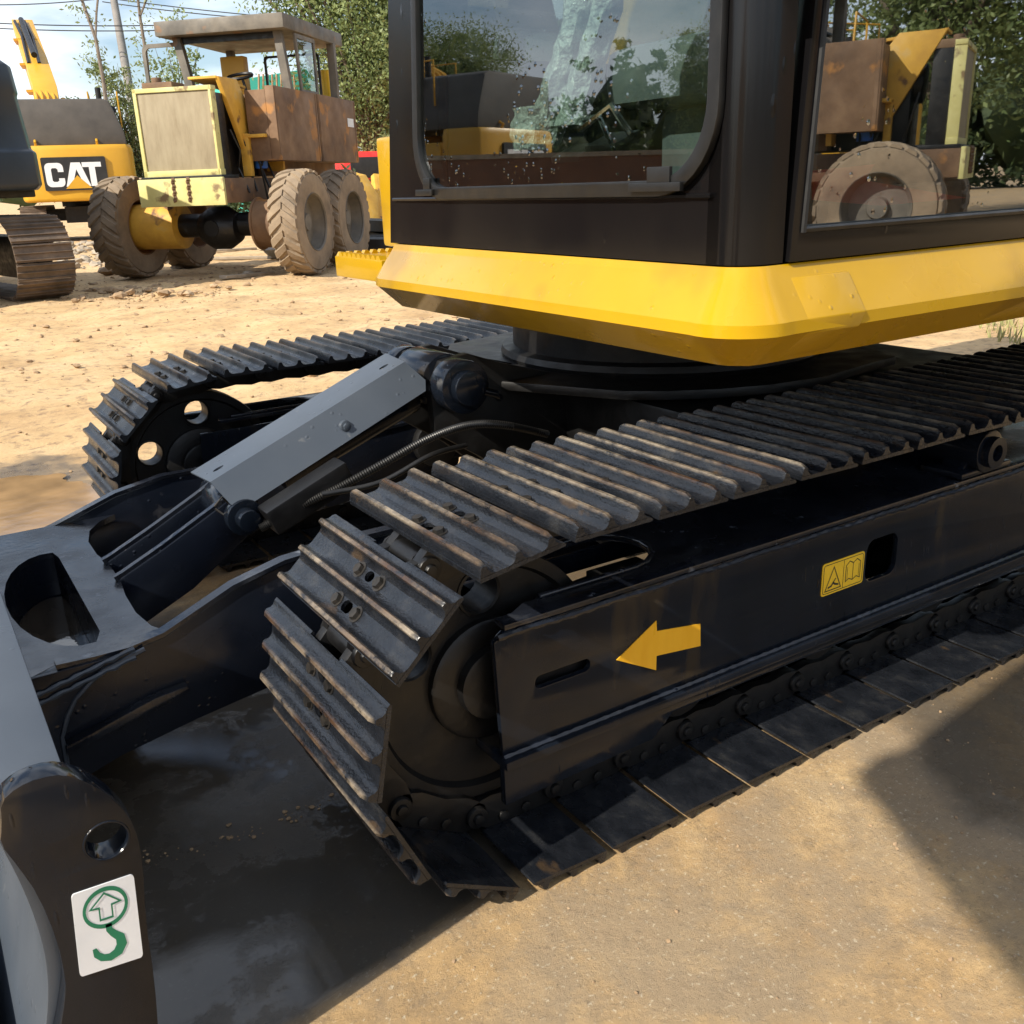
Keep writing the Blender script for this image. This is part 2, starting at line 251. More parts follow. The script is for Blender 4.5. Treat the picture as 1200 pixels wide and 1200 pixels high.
M['water'] = watermat('muddy_puddle_water', (.040, .033, .026))
M['brownwater'] = watermat('brown_puddle_water', (.40, .25, .115), .10)

# ------------------------------------------------------------------ mesh helpers
class MB:
    def __init__(s): s.v = []; s.f = []
    def add(s, vs, fs):
        o = len(s.v); s.v += [tuple(p) for p in vs]; s.f += [tuple(i+o for i in f) for f in fs]; return s
    def box(s, x0, x1, y0, y1, z0, z1):
        return s.add([(x0, y0, z0), (x1, y0, z0), (x1, y1, z0), (x0, y1, z0), (x0, y0, z1), (x1, y0, z1), (x1, y1, z1), (x0, y1, z1)],
                     [(0, 3, 2, 1), (4, 5, 6, 7), (0, 1, 5, 4), (1, 2, 6, 5), (2, 3, 7, 6), (3, 0, 4, 7)])
    def obox(s, c, ax, ay, az):  # oriented box, half vectors
        c, ax, ay, az = map(Vector, (c, ax, ay, az))
        vs = [c+a*ax+b*ay+d*az for d in (-1, 1) for (a, b) in ((-1, -1), (1, -1), (1, 1), (-1, 1))]
        return s.add(vs, [(0, 3, 2, 1), (4, 5, 6, 7), (0, 1, 5, 4), (1, 2, 6, 5), (2, 3, 7, 6), (3, 0, 4, 7)])
    def prism(s, poly, fn, h0, h1):
        n = len(poly); vs = [fn(a, b, h0) for a, b in poly]+[fn(a, b, h1) for a, b in poly]
        return s.add(vs, [tuple(range(n))[::-1], tuple(range(n, 2*n))]+[(i, (i+1) % n, n+(i+1) % n, n+i) for i in range(n)])
    def plate(s, outer, holes, fn, h0, h1):
        loops = [outer]+holes; tri = tessellate_polygon([[Vector((a, b, 0)) for a, b in l] for l in loops])
        flat = [p for l in loops for p in l]; n = len(flat)
        vs = [fn(a, b, h0) for a, b in flat]+[fn(a, b, h1) for a, b in flat]; fs = [tuple(t) for t in tri]+[tuple(i+n for i in t[::-1]) for t in tri]
        o = 0
        for l in loops:
            k = len(l); fs += [(o+i, o+(i+1) % k, n+o+(i+1) % k, n+o+i) for i in range(k)]; o += k
        return s.add(vs, fs)
    def cyl(s, p0, p1, r0, r1=None, n=20, cap=True):
        r1 = r0 if r1 is None else r1; p0, p1 = Vector(p0), Vector(p1); d = (p1-p0).normalized()
        u = d.orthogonal().normalized(); v = d.cross(u)
        vs = []
        for p, r in ((p0, r0), (p1, r1)): vs += [p+(u*math.cos(2*PI*i/n)+v*math.sin(2*PI*i/n))*r for i in range(n)]
        fs = [(i, (i+1) % n, n+(i+1) % n, n+i) for i in range(n)]
        if cap: fs += [tuple(range(n))[::-1], tuple(range(n, 2*n))]
        return s.add(vs, fs)
    def lathe(s, prof, p0, axis, n=32, closed=False):  # prof: (dist along axis, radius)
        p0 = Vector(p0); d = Vector(axis).normalized(); u = d.orthogonal().normalized(); v = d.cross(u); vs = []; fs = []
        for a, r in prof: vs += [p0+d*a+(u*math.cos(2*PI*i/n)+v*math.sin(2*PI*i/n))*r for i in range(n)]
        k = len(prof)
        for j in range(k if closed else k-1):
            j2 = (j+1) % k
            fs += [(j*n+i, j*n+(i+1) % n, j2*n+(i+1) % n, j2*n+i) for i in range(n)]
        return s.add(vs, fs)
    def tube(s, pts, r, n=8, rf=None):
        pts = [Vector(p) for p in pts]; vs = []; fs = []; m = len(pts); up = None
        for k, p in enumerate(pts):
            d = (pts[min(k+1, m-1)]-pts[max(k-1, 0)]).normalized()
            if up is None: up = d.orthogonal().normalized()
            up = (up-d*up.dot(d)).normalized(); v = d.cross(up); rr = rf(k) if rf else (r[k] if isinstance(r, (list, tuple)) else r)
            vs += [p+(up*math.cos(2*PI*i/n)+v*math.sin(2*PI*i/n))*rr for i in range(n)]
        for k in range(m-1): fs += [(k*n+i, k*n+(i+1) % n, (k+1)*n+(i+1) % n, (k+1)*n+i) for i in range(n)]
        fs += [tuple(range(n))[::-1], tuple(range((m-1)*n, m*n))]
        return s.add(vs, fs)
    def mesh(s, name, m, bevel=0, smooth=True, seg=2):
        me = bpy.data.meshes.new(name); me.from_pydata(s.v, [], s.f)
        bm = bmesh.new(); bm.from_mesh(me); bmesh.ops.recalc_face_normals(bm, faces=bm.faces)
        if bevel:
            es = [e for e in bm.edges if len(e.link_faces) == 2 and e.calc_face_angle(0) > .5]
            bmesh.ops.bevel(bm, geom=es, offset=bevel, segments=seg, affect='EDGES', clamp_overlap=True, profile=.6)
        bm.to_mesh(me); bm.free()
        for mm in (m if isinstance(m, list) else [m]): me.materials.append(mm)
        if smooth:
            me.shade_smooth(); me.set_sharp_from_angle(angle=math.radians(38))
        return me
    def build(s, name, m, parent=None, bevel=0, smooth=True, loc=None, seg=2, **kw):
        o = bpy.data.objects.new(name, s.mesh(name, m, bevel, smooth, seg)); COL.objects.link(o)
        if parent is not None:
            o.parent = parent
            if loc is None and parent.get('origin') is not None: o.location = -Vector(parent['origin'])
        if loc is not None: o.location = loc
        for k, v in kw.items(): o[k] = v
        return o
def thing(name, label, cat, loc=(0, 0, 0), rz=0, group=None, world_children=False):
    o = bpy.data.objects.new(name, None); COL.objects.link(o); o.location = loc; o.rotation_euler = (0, 0, rz); o.empty_display_size = .3
    o['label'] = label; o['category'] = cat
    if group: o['group'] = group
    if world_children: o['origin'] = tuple(loc)
    return o
def tag(o, label=None, cat=None, group=None, kind=None):
    for k, v in (('label', label), ('category', cat), ('group', group), ('kind', kind)):
        if v: o[k] = v
    return o
def copy_tree(o, parent=None):
    c = o.copy(); COL.objects.link(c); c.parent = parent
    for ch in list(o.children): copy_tree(ch, c)
    return c
XZ = lambda y0: (lambda a, b, h: (a, y0+h, b))       # plane facing -y, thickness to +y
YZ = lambda x0: (lambda a, b, h: (x0+h, a, b))
XY = lambda z0: (lambda a, b, h: (a, b, z0+h))
def rrect(x0, x1, z0, z1, r, n=6):
    if not isinstance(r, (list, tuple)): r = [r]*4
    out = []
    for (cx, cz, a, rr) in ((x1-r[0], z1-r[0], 0, r[0]), (x0+r[1], z1-r[1], 90, r[1]), (x0+r[2], z0+r[2], 180, r[2]), (x1-r[3], z0+r[3], 270, r[3])):
        for k in range(n+1):
            t = math.radians(a+90*k/n); out.append((cx+rr*math.cos(t), cz+rr*math.sin(t)))
    return out
def ngon(cx, cy, r, n=20, ph=0, ry=None): return [(cx+r*math.cos(ph+2*PI*k/n), cy+(ry or r)*math.sin(ph+2*PI*k/n)) for k in range(n)]
def stroke(mb, pts, wd, fn, closed=False, h=0, th=.0004):
    pts = [Vector(p) for p in pts]; n = len(pts); L = []; Rr = []
    for i in range(n):
        a = pts[i-1] if (i > 0 or closed) else pts[i]; c = pts[(i+1) % n] if (i < n-1 or closed) else pts[i]
        d1 = (pts[i]-a).normalized() if (pts[i]-a).length > 1e-9 else None; d2 = (c-pts[i]).normalized() if (c-pts[i]).length > 1e-9 else None
        d1 = d1 or d2; d2 = d2 or d1
        n1 = Vector((-d1.y, d1.x)); n2 = Vector((-d2.y, d2.x)); m = (n1+n2).normalized(); k = wd/2/max(.4, m.dot(n1))
        L.append(pts[i]+m*k); Rr.append(pts[i]-m*k)
    vs = [fn(p.x, p.y, h) for p in L]+[fn(p.x, p.y, h) for p in Rr]
    fs = [(i, (i+1) % n, n+(i+1) % n, n+i) for i in range(n if closed else n-1)]
    mb.add(vs, fs)

# ------------------------------------------------------------------ ground
def axis_coords(lo, c0, c1, hi, step, n_out):
    mid = list(np.arange(c0, c1+1e-6, step)); g = np.linspace(0, 1, n_out+1)[1:]
    a = [c0-(c0-lo)*(t**4*.98+.02*t) for t in g][::-1]; b = [c1+(hi-c1)*(t**4*.98+.02*t) for t in g]
    return a+mid+b
gx = axis_coords(-900, -3, 9, 900, .085, 30); gy = axis_coords(-900, -1.5, 15.5, 1500, .085, 30)
nx, ny = len(gx), len(gy); gv = []
for y in gy:
    for x in gx:
        a = min(max((y-2.6)/1.6, 0), 1)*min(max((60-abs(y))/30, 0), 1)*min(max((60-abs(x))/30, 0), 1)
        b = min(max((x-2.9)/1., 0), 1)*(1 if y > -1 else 0)*min(max((60-abs(x))/30, 0), 1)
        a = max(a, b*.5) if y > -1 else 0
        z = 0
        if a > 0:
            z = a*(.050*noise.noise(Vector((x*.55, y*.55, 3)))+.030*noise.noise(Vector((x*2.1, y*2.1, 7)))+.030*abs(noise.noise(Vector((x*5.5, y*5.5, 1)))))
        gv.append((x, y, z))
gf = [(j*nx+i, j*nx+i+1, (j+1)*nx+i+1, (j+1)*nx+i) for j in range(ny-1) for i in range(nx-1)]
gm = MB(); gm.v = gv; gm.f = gf
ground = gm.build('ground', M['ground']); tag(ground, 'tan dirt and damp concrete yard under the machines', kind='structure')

def puddle(name, pts, m, label, z=.004, seed=0, amp=.02):
    out = []; n = len(pts)
    for i in range(n):
        a = Vector(pts[i]); c = Vector(pts[(i+1) % n]); k = max(2, int((c-a).length/.012))
        nn = Vector((-(c-a).y, (c-a).x)).normalized()
        for j in range(k):
            p = a.lerp(c, j/k); d = noise.noise(Vector((p.x*9, p.y*9, seed)))*amp*2.2+noise.noise(Vector((p.x*38, p.y*38, seed)))*amp*.7
            p = p+nn*d; out.append((p.x, p.y, z))
    mb = MB(); mb.v = out; mb.f = [tuple(range(len(out)))]
    o = mb.build(name, m, smooth=False); tag(o, label, kind='structure'); return o
puddle('puddle', [(-1.4, 2.15), (-.55, 2.2), (-.20, 2.32), (-.12, 2.7), (-.25, 3.05), (-.7, 3.3), (-1.4, 3.4)], M['brownwater'], 'brown muddy puddle beyond the far track', z=.012, seed=13, amp=.03)

# ------------------------------------------------------------------ MAIN EXCAVATOR
EO = (1.1, 1.03, 0)
ex = thing('excavator', 'large yellow and black excavator in the foreground with wet black tracks and blade', 'excavator', EO, world_children=True)
def pt(name, mb, m, parent=ex, bevel=0, **kw):
    o = mb.build(name, M[m] if isinstance(m, str) else m, parent, bevel)
    if parent is not ex: o.location = (0, 0, 0)
    for k, v in kw.items(): o[k] = v
    return o
# ---- tracks
XC, ZC, RP, PITCH, NS = .012, .295, .243, .154, 39
def pin_path():
    ha = math.asin(PITCH/2/RP); pts = []
    L = (NS*PITCH-2*PI*RP*(PITCH/(2*ha*RP)))/2
    XR = XC+L
    ds = 0.0005; P = []; s = 0
    # dense path clockwise seen from -y: bottom(left going) -> front idler up -> top going right -> rear down
    def dense():
        out = []
        for k in range(2000): t = k/2000; out.append((XR-(XR-XC)*t, ZC-RP))
        for k in range(800): a = -PI/2-PI*k/800; out.append((XC+RP*math.cos(a), ZC+RP*math.sin(a)))
        for k in range(2000):
            t = k/2000; x = XC+(XR-XC)*t; out.append((x, ZC+RP+.004*math.sin(PI*t)*-1))
        for k in range(800): a = PI/2-PI*k/800; out.append((XR+RP*math.cos(a), ZC+RP*math.sin(a)))
        return out
    return dense(), XR
DENSE, XR = pin_path()
def chain(start):
    """start: angle (deg) of one pin on the front idler; march both ways with chord = PITCH"""
    n = len(DENSE); i0 = 2000+int(800*((-90-(start-360 if start > 0 else start))/180.))
    pins = [DENSE[i0 % n]]; i = i0
    for k in range(NS-1):
        p = pins[-1]
        while True:
            i += 1; q = DENSE[i % n]
            if math.hypot(q[0]-p[0], q[1]-p[1]) >= PITCH: break
        pins.append(q)
    return pins
def shoe_mesh(name, m, W=.427, far=False):
    mb = MB(); hw = W/2; z0, z1 = .031, .038
    s0, s1, notch = -.075, .066, .050
    for a, b in ((-hw, -.055), (.055, hw)):
        mb.prism([(s0, z0), (s1, z0), (s1+.002, z1-.004), (s1-.003, z1), (s0, z1)], lambda p, q, h: (p, h, q), a, b)
    G = (-.066, -.010, .045)
    for (p, q, hr) in ((s0, G[1], .0155), (G[1], notch, .0125)):
        c = ((G[0]+G[1])/2 if p == s0 else (G[1]+G[2])/2)
        mb.plate([(p, -.055), (q, -.055), (q, .055), (p, .055)], [ngon(c, 0, hr*.72, 12, ry=hr)], lambda u, v, h: (u, v, z0+h), 0, z1-z0)
    for k, g in enumerate(G):
        prof = [(-.019, 0), (-.011, .003), (-.0065, .009), (-.005, .017), (-.003, .0205), (.003, .0205), (.005, .017), (.0065, .009), (.011, .003), (.019, 0)]
        if k == 0: prof = [(max(u, -.008), v) for u, v in prof]
        # grouser in 5 cross-sections so the ends taper and wear unevenly
        ys = [-hw, -hw+.012, -.12, 0, .12, hw-.012, hw]; sc = [.72, .98, 1, .97, 1, .99, .7]; n = len(prof); vs = []
        for y, c in zip(ys, sc): vs += [(g+u, y, z1-.0006+v*c) for u, v in prof]
        fs = [tuple(range(n))[::-1], tuple(range((len(ys)-1)*n, len(ys)*n))]
        for j in range(len(ys)-1): fs += [(j*n+i, j*n+(i+1) % n, (j+1)*n+(i+1) % n, (j+1)*n+i) for i in range(n)]
        mb.add(vs, fs)
    return mb.mesh(name, m)
BPOS = [(-.038, -.034), (-.038, .034), (.0175, -.034), (.0175, .034)]
def bolts_mesh(pos, name):
    mb = MB()
    for sx, y in pos:
        mb.cyl((sx, y, .036), (sx, y, .0392), .0135, n=14); mb.cyl((sx, y, .0392), (sx, y, .0455), .0100, .0088, n=6)
    return mb.mesh(name, M['bolt'])
def link_mesh():
    mb = MB(); P2 = PITCH/2
    for sgn in (-1, 1):
        ya, yb = sgn*.036, sgn*.056
        poly = [(-P2-.020, -.012), (-P2-.008, -.024), (-P2+.03, -.030), (0, -.024), (P2-.03, -.030), (P2+.004, -.024), (P2+.014, -.006), (P2+.010, .012), (P2-.02, .031), (-P2+.01, .031), (-P2-.014, .014)]
        mb.prism(poly, lambda p, q, h: (p, h, q), min(ya, yb), max(ya, yb))
        mb.cyl((-P2, sgn*.056, 0), (-P2, sgn*.064, 0), .021, .019, n=14); mb.cyl((-P2, sgn*.064, 0), (-P2, sgn*.070, 0), .011, .009, n=10)
        for xx in (-.022, .024): mb.cyl((xx, sgn*.030, .018), (xx, sgn*.060, .018), .010, n=8)
    mb.cyl((-P2, -.036, 0), (-P2, .036, 0), .021, n=14)
    return mb.mesh('track_link', M['deep'], .0015)
SHOE, SHOEF, BOLTS, LINK = shoe_mesh('track_shoe', M['shoe']), shoe_mesh('track_shoe', M['shoe_far']), bolts_mesh(BPOS, 'bolts'), link_mesh()
BOLT1 = bolts_mesh([(0, 0)], 'bolt')
def build_track(yc, start, shoe):
    pins = chain(start)
    for k in range(len(pins)):
        a = pins[k]; b = pins[(k+1) % len(pins)]
        d = Vector((b[0]-a[0], 0, b[1]-a[1])); L = d.length
        if L > PITCH*1.5 : continue
        d.normalize(); nrm = Vector((0, -1, 0)).cross(d)*-1
        nrm = Vector((-d.z, 0, d.x))          # outward for clockwise travel
        j = random.uniform(-.012, .012)
        mid = Vector(((a[0]+b[0])/2, yc, (a[1]+b[1])/2))
        Mx = Matrix(((d.x, 0, nrm.x), (0, 1, 0), (d.z, 0, nrm.z)))
        Mx = Matrix((Vector((d.x, 0, nrm.x)), Vector((0, 1, 0)), Vector((d.z, 0, nrm.z))))
        for nm, me in (('track_shoe', shoe), ('track_link', LINK)):
            o = bpy.data.objects.new(nm, me); COL.objects.link(o); o.parent = ex
            o.matrix_local = Matrix.Translation(mid-Vector(EO)) @ (Mx.to_4x4() @ Matrix.Rotation(j if nm == 'track_shoe' else 0, 4, 'Y'))
            if nm == 'track_shoe':
                if yc < 1 and mid.x < .25 and mid.z > .12:
                    for bx, by in BPOS:
                        q = bpy.data.objects.new('bolt', BOLT1); COL.objects.link(q); q.parent = o; q.location = (bx, by, 0); q.rotation_euler = (0, 0, random.uniform(0, 1))
                else:
                    q = bpy.data.objects.new('bolts', BOLTS); COL.objects.link(q); q.parent = o; q['kind'] = 'stuff'
YN, YF = .2135, 1.8385
build_track(YN, 148.5+3, SHOE)
build_track(YF, 152.5, SHOEF)
# ---- track frames, idlers, rollers
def track_frame(y0, mirror):
    sg = -1 if mirror else 1; f = lambda yy: y0+sg*yy   # yy from outer face inwards
    def XZm(a, b, h): return (a, f(h), b)
    mb = MB()
    outer = [(-.008, .192), (-.016, .394), (.004, .408), (2.2, .408), (2.2, .192)]
    mb.plate(outer, [rrect(.057, .165, .291, .313, .010), rrect(.856, .952, .263, .352, .022)], XZm, 0, .012)
    mb.plate([(-.012, .190), (.0, .398), (2.2, .398), (2.2, .190)], [rrect(.15, 2.0, .23, .36, .03)], XZm, .215, .227)
    fr = pt('track_frame', mb, 'black', bevel=.003)
    # top plate with U cut-out for the idler
    U = [(.004, .0)]
    top = [(.004, 0), (2.2, 0), (2.2, .227), (.06, .227), (.06, .205), (.30, .205)]
    for k in range(9):
        a = PI/2-PI*k/8; top.append((.30+.078*math.cos(a), .127+.078*math.sin(a)))
    top += [(.07, .049), (.035, .030), (.004, .030)]
    m2 = MB(); m2.prism(top, lambda a, b, h: (a, f(b), .4085+.05*min(b, .2)+h), 0, .010)
    # rim round the cut-out
    rim = [(.10, .049)]+[(.30+.078*math.cos(PI/2-PI*k/8), .127+.078*math.sin(PI/2-PI*k/8)) for k in range(8, -1, -1)]+[(.1, .205)]
    m2.tube([(a, f(b), .4205+.05*b) for a, b in rim], .0055, 6)
    pt('top_plate', m2, 'wetplate', fr, bevel=.002)
    m3 = MB(); m3.prism([(-.012, -.016), (2.2, -.016), (2.2, .23), (-.012, .23)], lambda a, b, h: (a, f(b), .174+h), 0, .016)
    m3.prism([(-.010, .104), (.30, .112), (.345, .150), (2.2, .150), (2.2, .174), (-.010, .174)], XZm, -.004, .012)
    pt('lower_flange', m3, 'black', fr, bevel=.003)
    # weld bead where side meets top
    wb = MB(); wb.tube([(x, f(-.001), .402+.0012*math.sin(x*37)) for x in np.arange(-.01, 2.2, .01)], .0052, 6, rf=lambda k: .005+.0011*math.sin(k*1.9)); pt('weld_bead', wb, 'navy', fr)
    wb = MB(); wb.tube([(x, f(-.003), .1925) for x in np.arange(-.01, 2.2, .01)], .005, 6, rf=lambda k: .0052+.0011*math.sin(k*2.3)); pt('weld_bead', wb, 'navy', fr)
    # idler yoke
    yk = MB()
    for yy in (.022, .185):
        yk.prism([(XC+.02, .262), (XC+.02, .338), (.36, .36), (.36, .24)], XZm, yy, yy+.012)

    yk.box(.30, .42, min(f(.03), f(.19)), max(f(.03), f(.19)), .23, .37)
    yk.cyl((.33, f(.11), .30), (.95, f(.11), .30), .045, n=20)
    pt('idler_yoke', yk, 'deep', bevel=.003)
    # carrier roller on its bracket
    cr_ = MB(); cr_.cyl((1.235, f(-.005), .470), (1.235, f(.16), .470), .047, n=24); cr_.cyl((1.235, f(.135), .470), (1.235, f(.25), .470), .050, n=24)
    ro = pt('carrier_roller', cr_, 'black', bevel=.004)
    cb = MB(); cb.cyl((1.235, f(-.022), .470), (1.235, f(-.005), .470), .034, n=24, cap=False); cb.cyl((1.235, f(-.007), .47), (1.235, f(-.0055), .47), .034, n=24); cb.lathe([(0, .034), (.0, .018), (.012, .018)], (1.235, f(-.022), .47), (0, sg, 0), 20)
    pt('roller_cap', cb, 'black', ro)
    cc = MB(); cc.prism([(1.175, .418), (1.30, .418), (1.275, .46), (1.2, .46)], XZm, .02, .075); cc.box(1.15, 1.33, min(f(.0), f(.1)), max(f(.0), f(.1)), .421, .434)
    pt('roller_bracket', cc, 'black', ro, bevel=.004)
    # bottom rollers
    for x in (.42, .80, 1.18, 1.56, 1.94):
        rb = MB(); rb.lathe([(-.085, 0), (-.085, .03), (-.065, .034), (-.06, .075), (-.03, .075), (-.028, .055), (.028, .055), (.03, .075), (.06, .075), (.065, .034), (.085, .03), (.085, 0)], (x, f(.1135), .165), (0, sg, 0), 24)
        pt('bottom_roller', rb, 'deep')
    # idler wheel: disc with round holes through it
    prof_r = .205; NH = 6; yi = f(.1135)
    HA = [math.radians(t) for t in ((31, 91, 151) if not mirror else (16, 88, 160, 232, 304))]; out = ngon(XC, ZC, prof_r, 72); hl = [ngon(XC+.150*math.cos(t), ZC+.150*math.sin(t), .034, 20) for t in HA]
    idl = MB(); idl.plate(out, hl, lambda a, b, h: (a, yi+h, b), -.033, .033)
    for s_ in (-1, 1):
        idl.lathe([(.030, .214), (.044, .212), (.044, .192), (.034, .186)], (XC, yi, ZC), (0, s_, 0), 72)
        idl.lathe([(.030, .105), (.046, .104), (.050, .098), (.050, .062), (.066, .060), (.068, .054), (.068, 0)], (XC, yi, ZC), (0, s_, 0), 40)
        for t in HA:
            idl.lathe([(.0325, .042), (.0355, .041), (.036, .037), (.0325, .034)], (XC+.150*math.cos(t), yi, ZC+.150*math.sin(t)), (0, s_, 0), 24)
    idl.lathe([(-.032, .204), (-.032, .213), (.032, .213), (.032, .204)], (XC, yi, ZC), (0, 1, 0), 72)
    pt('idler_wheel', idl, 'deep')
    # rear sprocket
    sp = MB(); n = 21; pl = []
    for k in range(n*4):
        pl.append((XR+(.235 if k % 4 in (1, 2) else .205)*math.cos(2*PI*k/(n*4)), ZC+(.235 if k % 4 in (1, 2) else .205)*math.sin(2*PI*k/(n*4))))
    sp.prism(pl, lambda a, b, h: (a, yi+h, b), -.02, .02); sp.cyl((XR, yi-.07, ZC), (XR, yi+.07, ZC), .15, n=32)
    pt('sprocket', sp, 'deep')
    return fr
nf = track_frame(.100, False)
ff = track_frame(1.952, True)
# decals on the near frame
DF = lambda dz: (lambda a, b, h: (a, .100-dz, b))
ar = MB(); ap = [(.219, .2925), (.305, .340), (.3065, .320), (.407, .3045), (.409, .2605), (.3065, .273), (.306, .2455)]
ar.prism(ap, lambda a, b, h: (a, .0985+h, b), 0, .0013); pt('arrow_decal', ar, 'orange', nf, label='yellow arrow decal pointing to the blade')
wd = MB(); wd.prism(rrect(.724, .847, .268, .336, .006), lambda a, b, h: (a, .0985+h, b), 0, .0013); wdo = pt('warning_decal', wd, 'decyel', nf)
ik = MB(); fn = lambda a, b, h: (a, .0981, b)
stroke(ik, rrect(.728, .843, .272, .332, .005), .0014, fn, True); stroke(ik, [(.786, .272), (.786, .332)], .0012, fn)
stroke(ik, [(.734, .277), (.757, .324), (.780, .277)], .0022, fn, True); stroke(ik, [(.742, .283), (.752, .285), (.757, .291), (.762, .287), (.773, .284)], .004, fn); stroke(ik, [(.757, .291), (.764, .299)], .0025, fn)
stroke(ik, [(.793, .283), (.793, .317), (.803, .325), (.814, .319), (.825, .325), (.836, .317), (.836, .283), (.825, .288), (.814, .283), (.803, .288)], .0018, fn, True)
stroke(ik, [(.814, .283), (.814, .319)], .0014, fn); stroke(ik, [(.7975, .287), (.7975, .314)], .001, fn); stroke(ik, [(.8315, .287), (.8315, .314)], .001, fn)
pt('symbols', ik, 'ink', nf)

# ---- car body, pins, swing bearing
cb = MB()
cb.box(.72, 1.75, .45, 1.605, .30, .565)
cb.box(.62, .86, .33, .46, .30, .50); cb.box(1.4, 1.7, .33, .46, .30, .50); cb.box(.62, .86, 1.60, 1.73, .30, .50); cb.box(1.4, 1.7, 1.60, 1.73, .30, .50)
pt('car_body', cb, 'deep', bevel=.01)
tp = [(.54, 1.10), (.50, .98)]+[(1.12+.60*math.cos(t), 1.03+.58*math.sin(t)) for t in np.radians([222, 232, 243, 255, 270, 290])]+[(1.45, .50), (1.6, .8), (1.6, 1.3), (1.12, 1.62), (.72, 1.52), (.58, 1.3)]
tpm = MB(); tpm.prism(tp, XY(.575), 0, .022); pt('deck_plate', tpm, 'deep', bevel=.004)
for y in (.925, 1.105):
    g = MB(); g.prism([(.34, .50), (.335, .60), (.37, .665), (.44, .675), (.53, .642), (.76, .5735), (.76, .30), (.60, .30), (.46, .42)], XZ(y), 0, .028); pt('lug_plate', g, 'deep', bevel=.004)
bo = MB(); bo.cyl((.395, .865, .61), (.395, .925, .61), .062, n=32); bo.cyl((.395, .84, .61), (.395, .866, .61), .040, n=32); bo.cyl((.395, .955, .61), (.395, 1.105, .61), .066, n=32); bo.cyl((.395, 1.133, .61), (.395, 1.18, .61), .062, n=32)
bo.tube([(.43, .862, .60), (.47, .858, .585), (.49, .875, .57)], .010, 10); pt('cylinder_pin', bo, 'black', bevel=.005)
sb = MB(); sb.lathe([(.597, .44), (.607, .445), (.622, .44), (.627, .41), (.70, .41), (.70, .43), (.81, .43)], (1.12, 1.03, 0), (0, 0, 1), 64); pt('swing_bearing', sb, 'deep')
gf_ = MB(); gf_.tube([(.52, .50, .50), (.55, .46, .515), (.60, .44, .49)], .006, 8); pt('grease_fitting', gf_, 'bolt')
# ---- blade cylinder, guard, hose
cyl = MB(); cyl.cyl((-.02, 1.03, .455), (.33, 1.03, .585), .052, n=28); cyl.cyl((.30, 1.03, .573), (.40, 1.03, .61), .04, n=20)
cyo = pt('blade_cylinder', cyl, 'black', bevel=.004)
rod = MB(); rod.cyl((-.13, 1.03, .405), (.0, 1.03, .458), .026, n=20); pt('rod', rod, 'chrome', cyo)
eye = MB(); eye.cyl((-.135, .975, .40), (-.135, 1.085, .40), .045, n=24); pt('rod_eye', eye, 'black', cyo, bevel=.004)
pn = MB(); pn.cyl((-.135, .90, .40), (-.135, .93, .40), .040, n=24); pn.cyl((-.135, .87, .40), (-.135, 1.17, .40), .024, n=20); pt('hinge_pin', pn, 'black', bevel=.004)
# guard: folded sheet, thin strip on top and a wide side
A = Vector((-.186, .95, .478)); B = Vector((.286, .95, .672)); up = (B-A).normalized(); dn = Vector((up.z, 0, -up.x))
gd = MB(); L = (B-A).length
def GP(s, q, side):   # s along, q across
    if side: return A+up*s+dn*q+Vector((0, -.012-q*.22, 0))
    return A+up*s+Vector((0, q, 0))+dn*(-.0)
side = [(.0, 0), (L, 0), (L+.068, .038), (L+.066, .058), (.052, .104), (.036, .088)]
side = [(0, 0), (L, 0), (L+.048, .036), (L+.036, .060), (.078, .066), (.055, .056)]
sp_ = [A, B, Vector((.3195, .918, .630)), Vector((.316, .913, .606)), Vector((-.128, .905, .424)), Vector((-.160, .908, .433))]
tk = Vector((.0025, .003, -.002))
gd.add([p for p in sp_]+[p+Vector((0, .004, -.001)) for p in sp_], [(0, 1, 2, 3, 4, 5), (11, 10, 9, 8, 7, 6)]+[(i, (i+1) % 6, 6+(i+1) % 6, 6+i) for i in range(6)])
Nn = Vector((-up.z, 0, up.x))
gd.plate([(0, .0), (L, .0), (L+.01, .118), (-.01, .118)], [ngon(.035, .045, .013, 14, ry=.007), ngon(L-.035, .045, .013, 14, ry=.007)], lambda s, q, h: tuple(A+up*s+Vector((0, q, 0))+Nn*h), -.004, 0)
gdo = pt('cylinder_guard', gd, 'grey')
gb = MB(); c0 = Vector((.115, .925, .555)); gb.cyl(c0, c0+Vector((0, -.010, .001)), .0135, .012, n=18); gb.cyl(c0+Vector((0, -.009, 0)), c0+Vector((0, -.016, 0)), .008, n=6); pt('guard_bolt', gb, 'grey', gdo, bevel=.001)
def spiral(pts, r, pitch, ro):
    mb = MB(); P = []
    pts = [Vector(p) for p in pts]
    # catmull resample
    dense = []
    for i in range(len(pts)-1):
        p0, p1, p2, p3 = pts[max(i-1, 0)], pts[i], pts[i+1], pts[min(i+2, len(pts)-1)]
        for k in range(40):
            t = k/40; dense.append(.5*((2*p1)+(p2-p0)*t+(2*p0-5*p1+4*p2-p3)*t*t+(3*p1-p0-3*p2+p3)*t**3))
    mb.tube(dense, r, 10, rf=lambda k: r+(ro if k % 2 else 0)); return mb
hp = [(-.12, .86, .385), (-.04, .84, .42), (.05, .82, .452), (.15, .80, .492), (.25, .79, .528), (.35, .79, .542), (.45, .80, .525), (.60, .84, .47)]
pt('spiral_hose', spiral(hp, .008, .004, .0016), 'rubber')
pt('thin_hose', spiral([(.0, .80, .45), (.12, .77, .46), (.24, .76, .50), (.34, .78, .50)], .006, .004, 0), 'rubber')
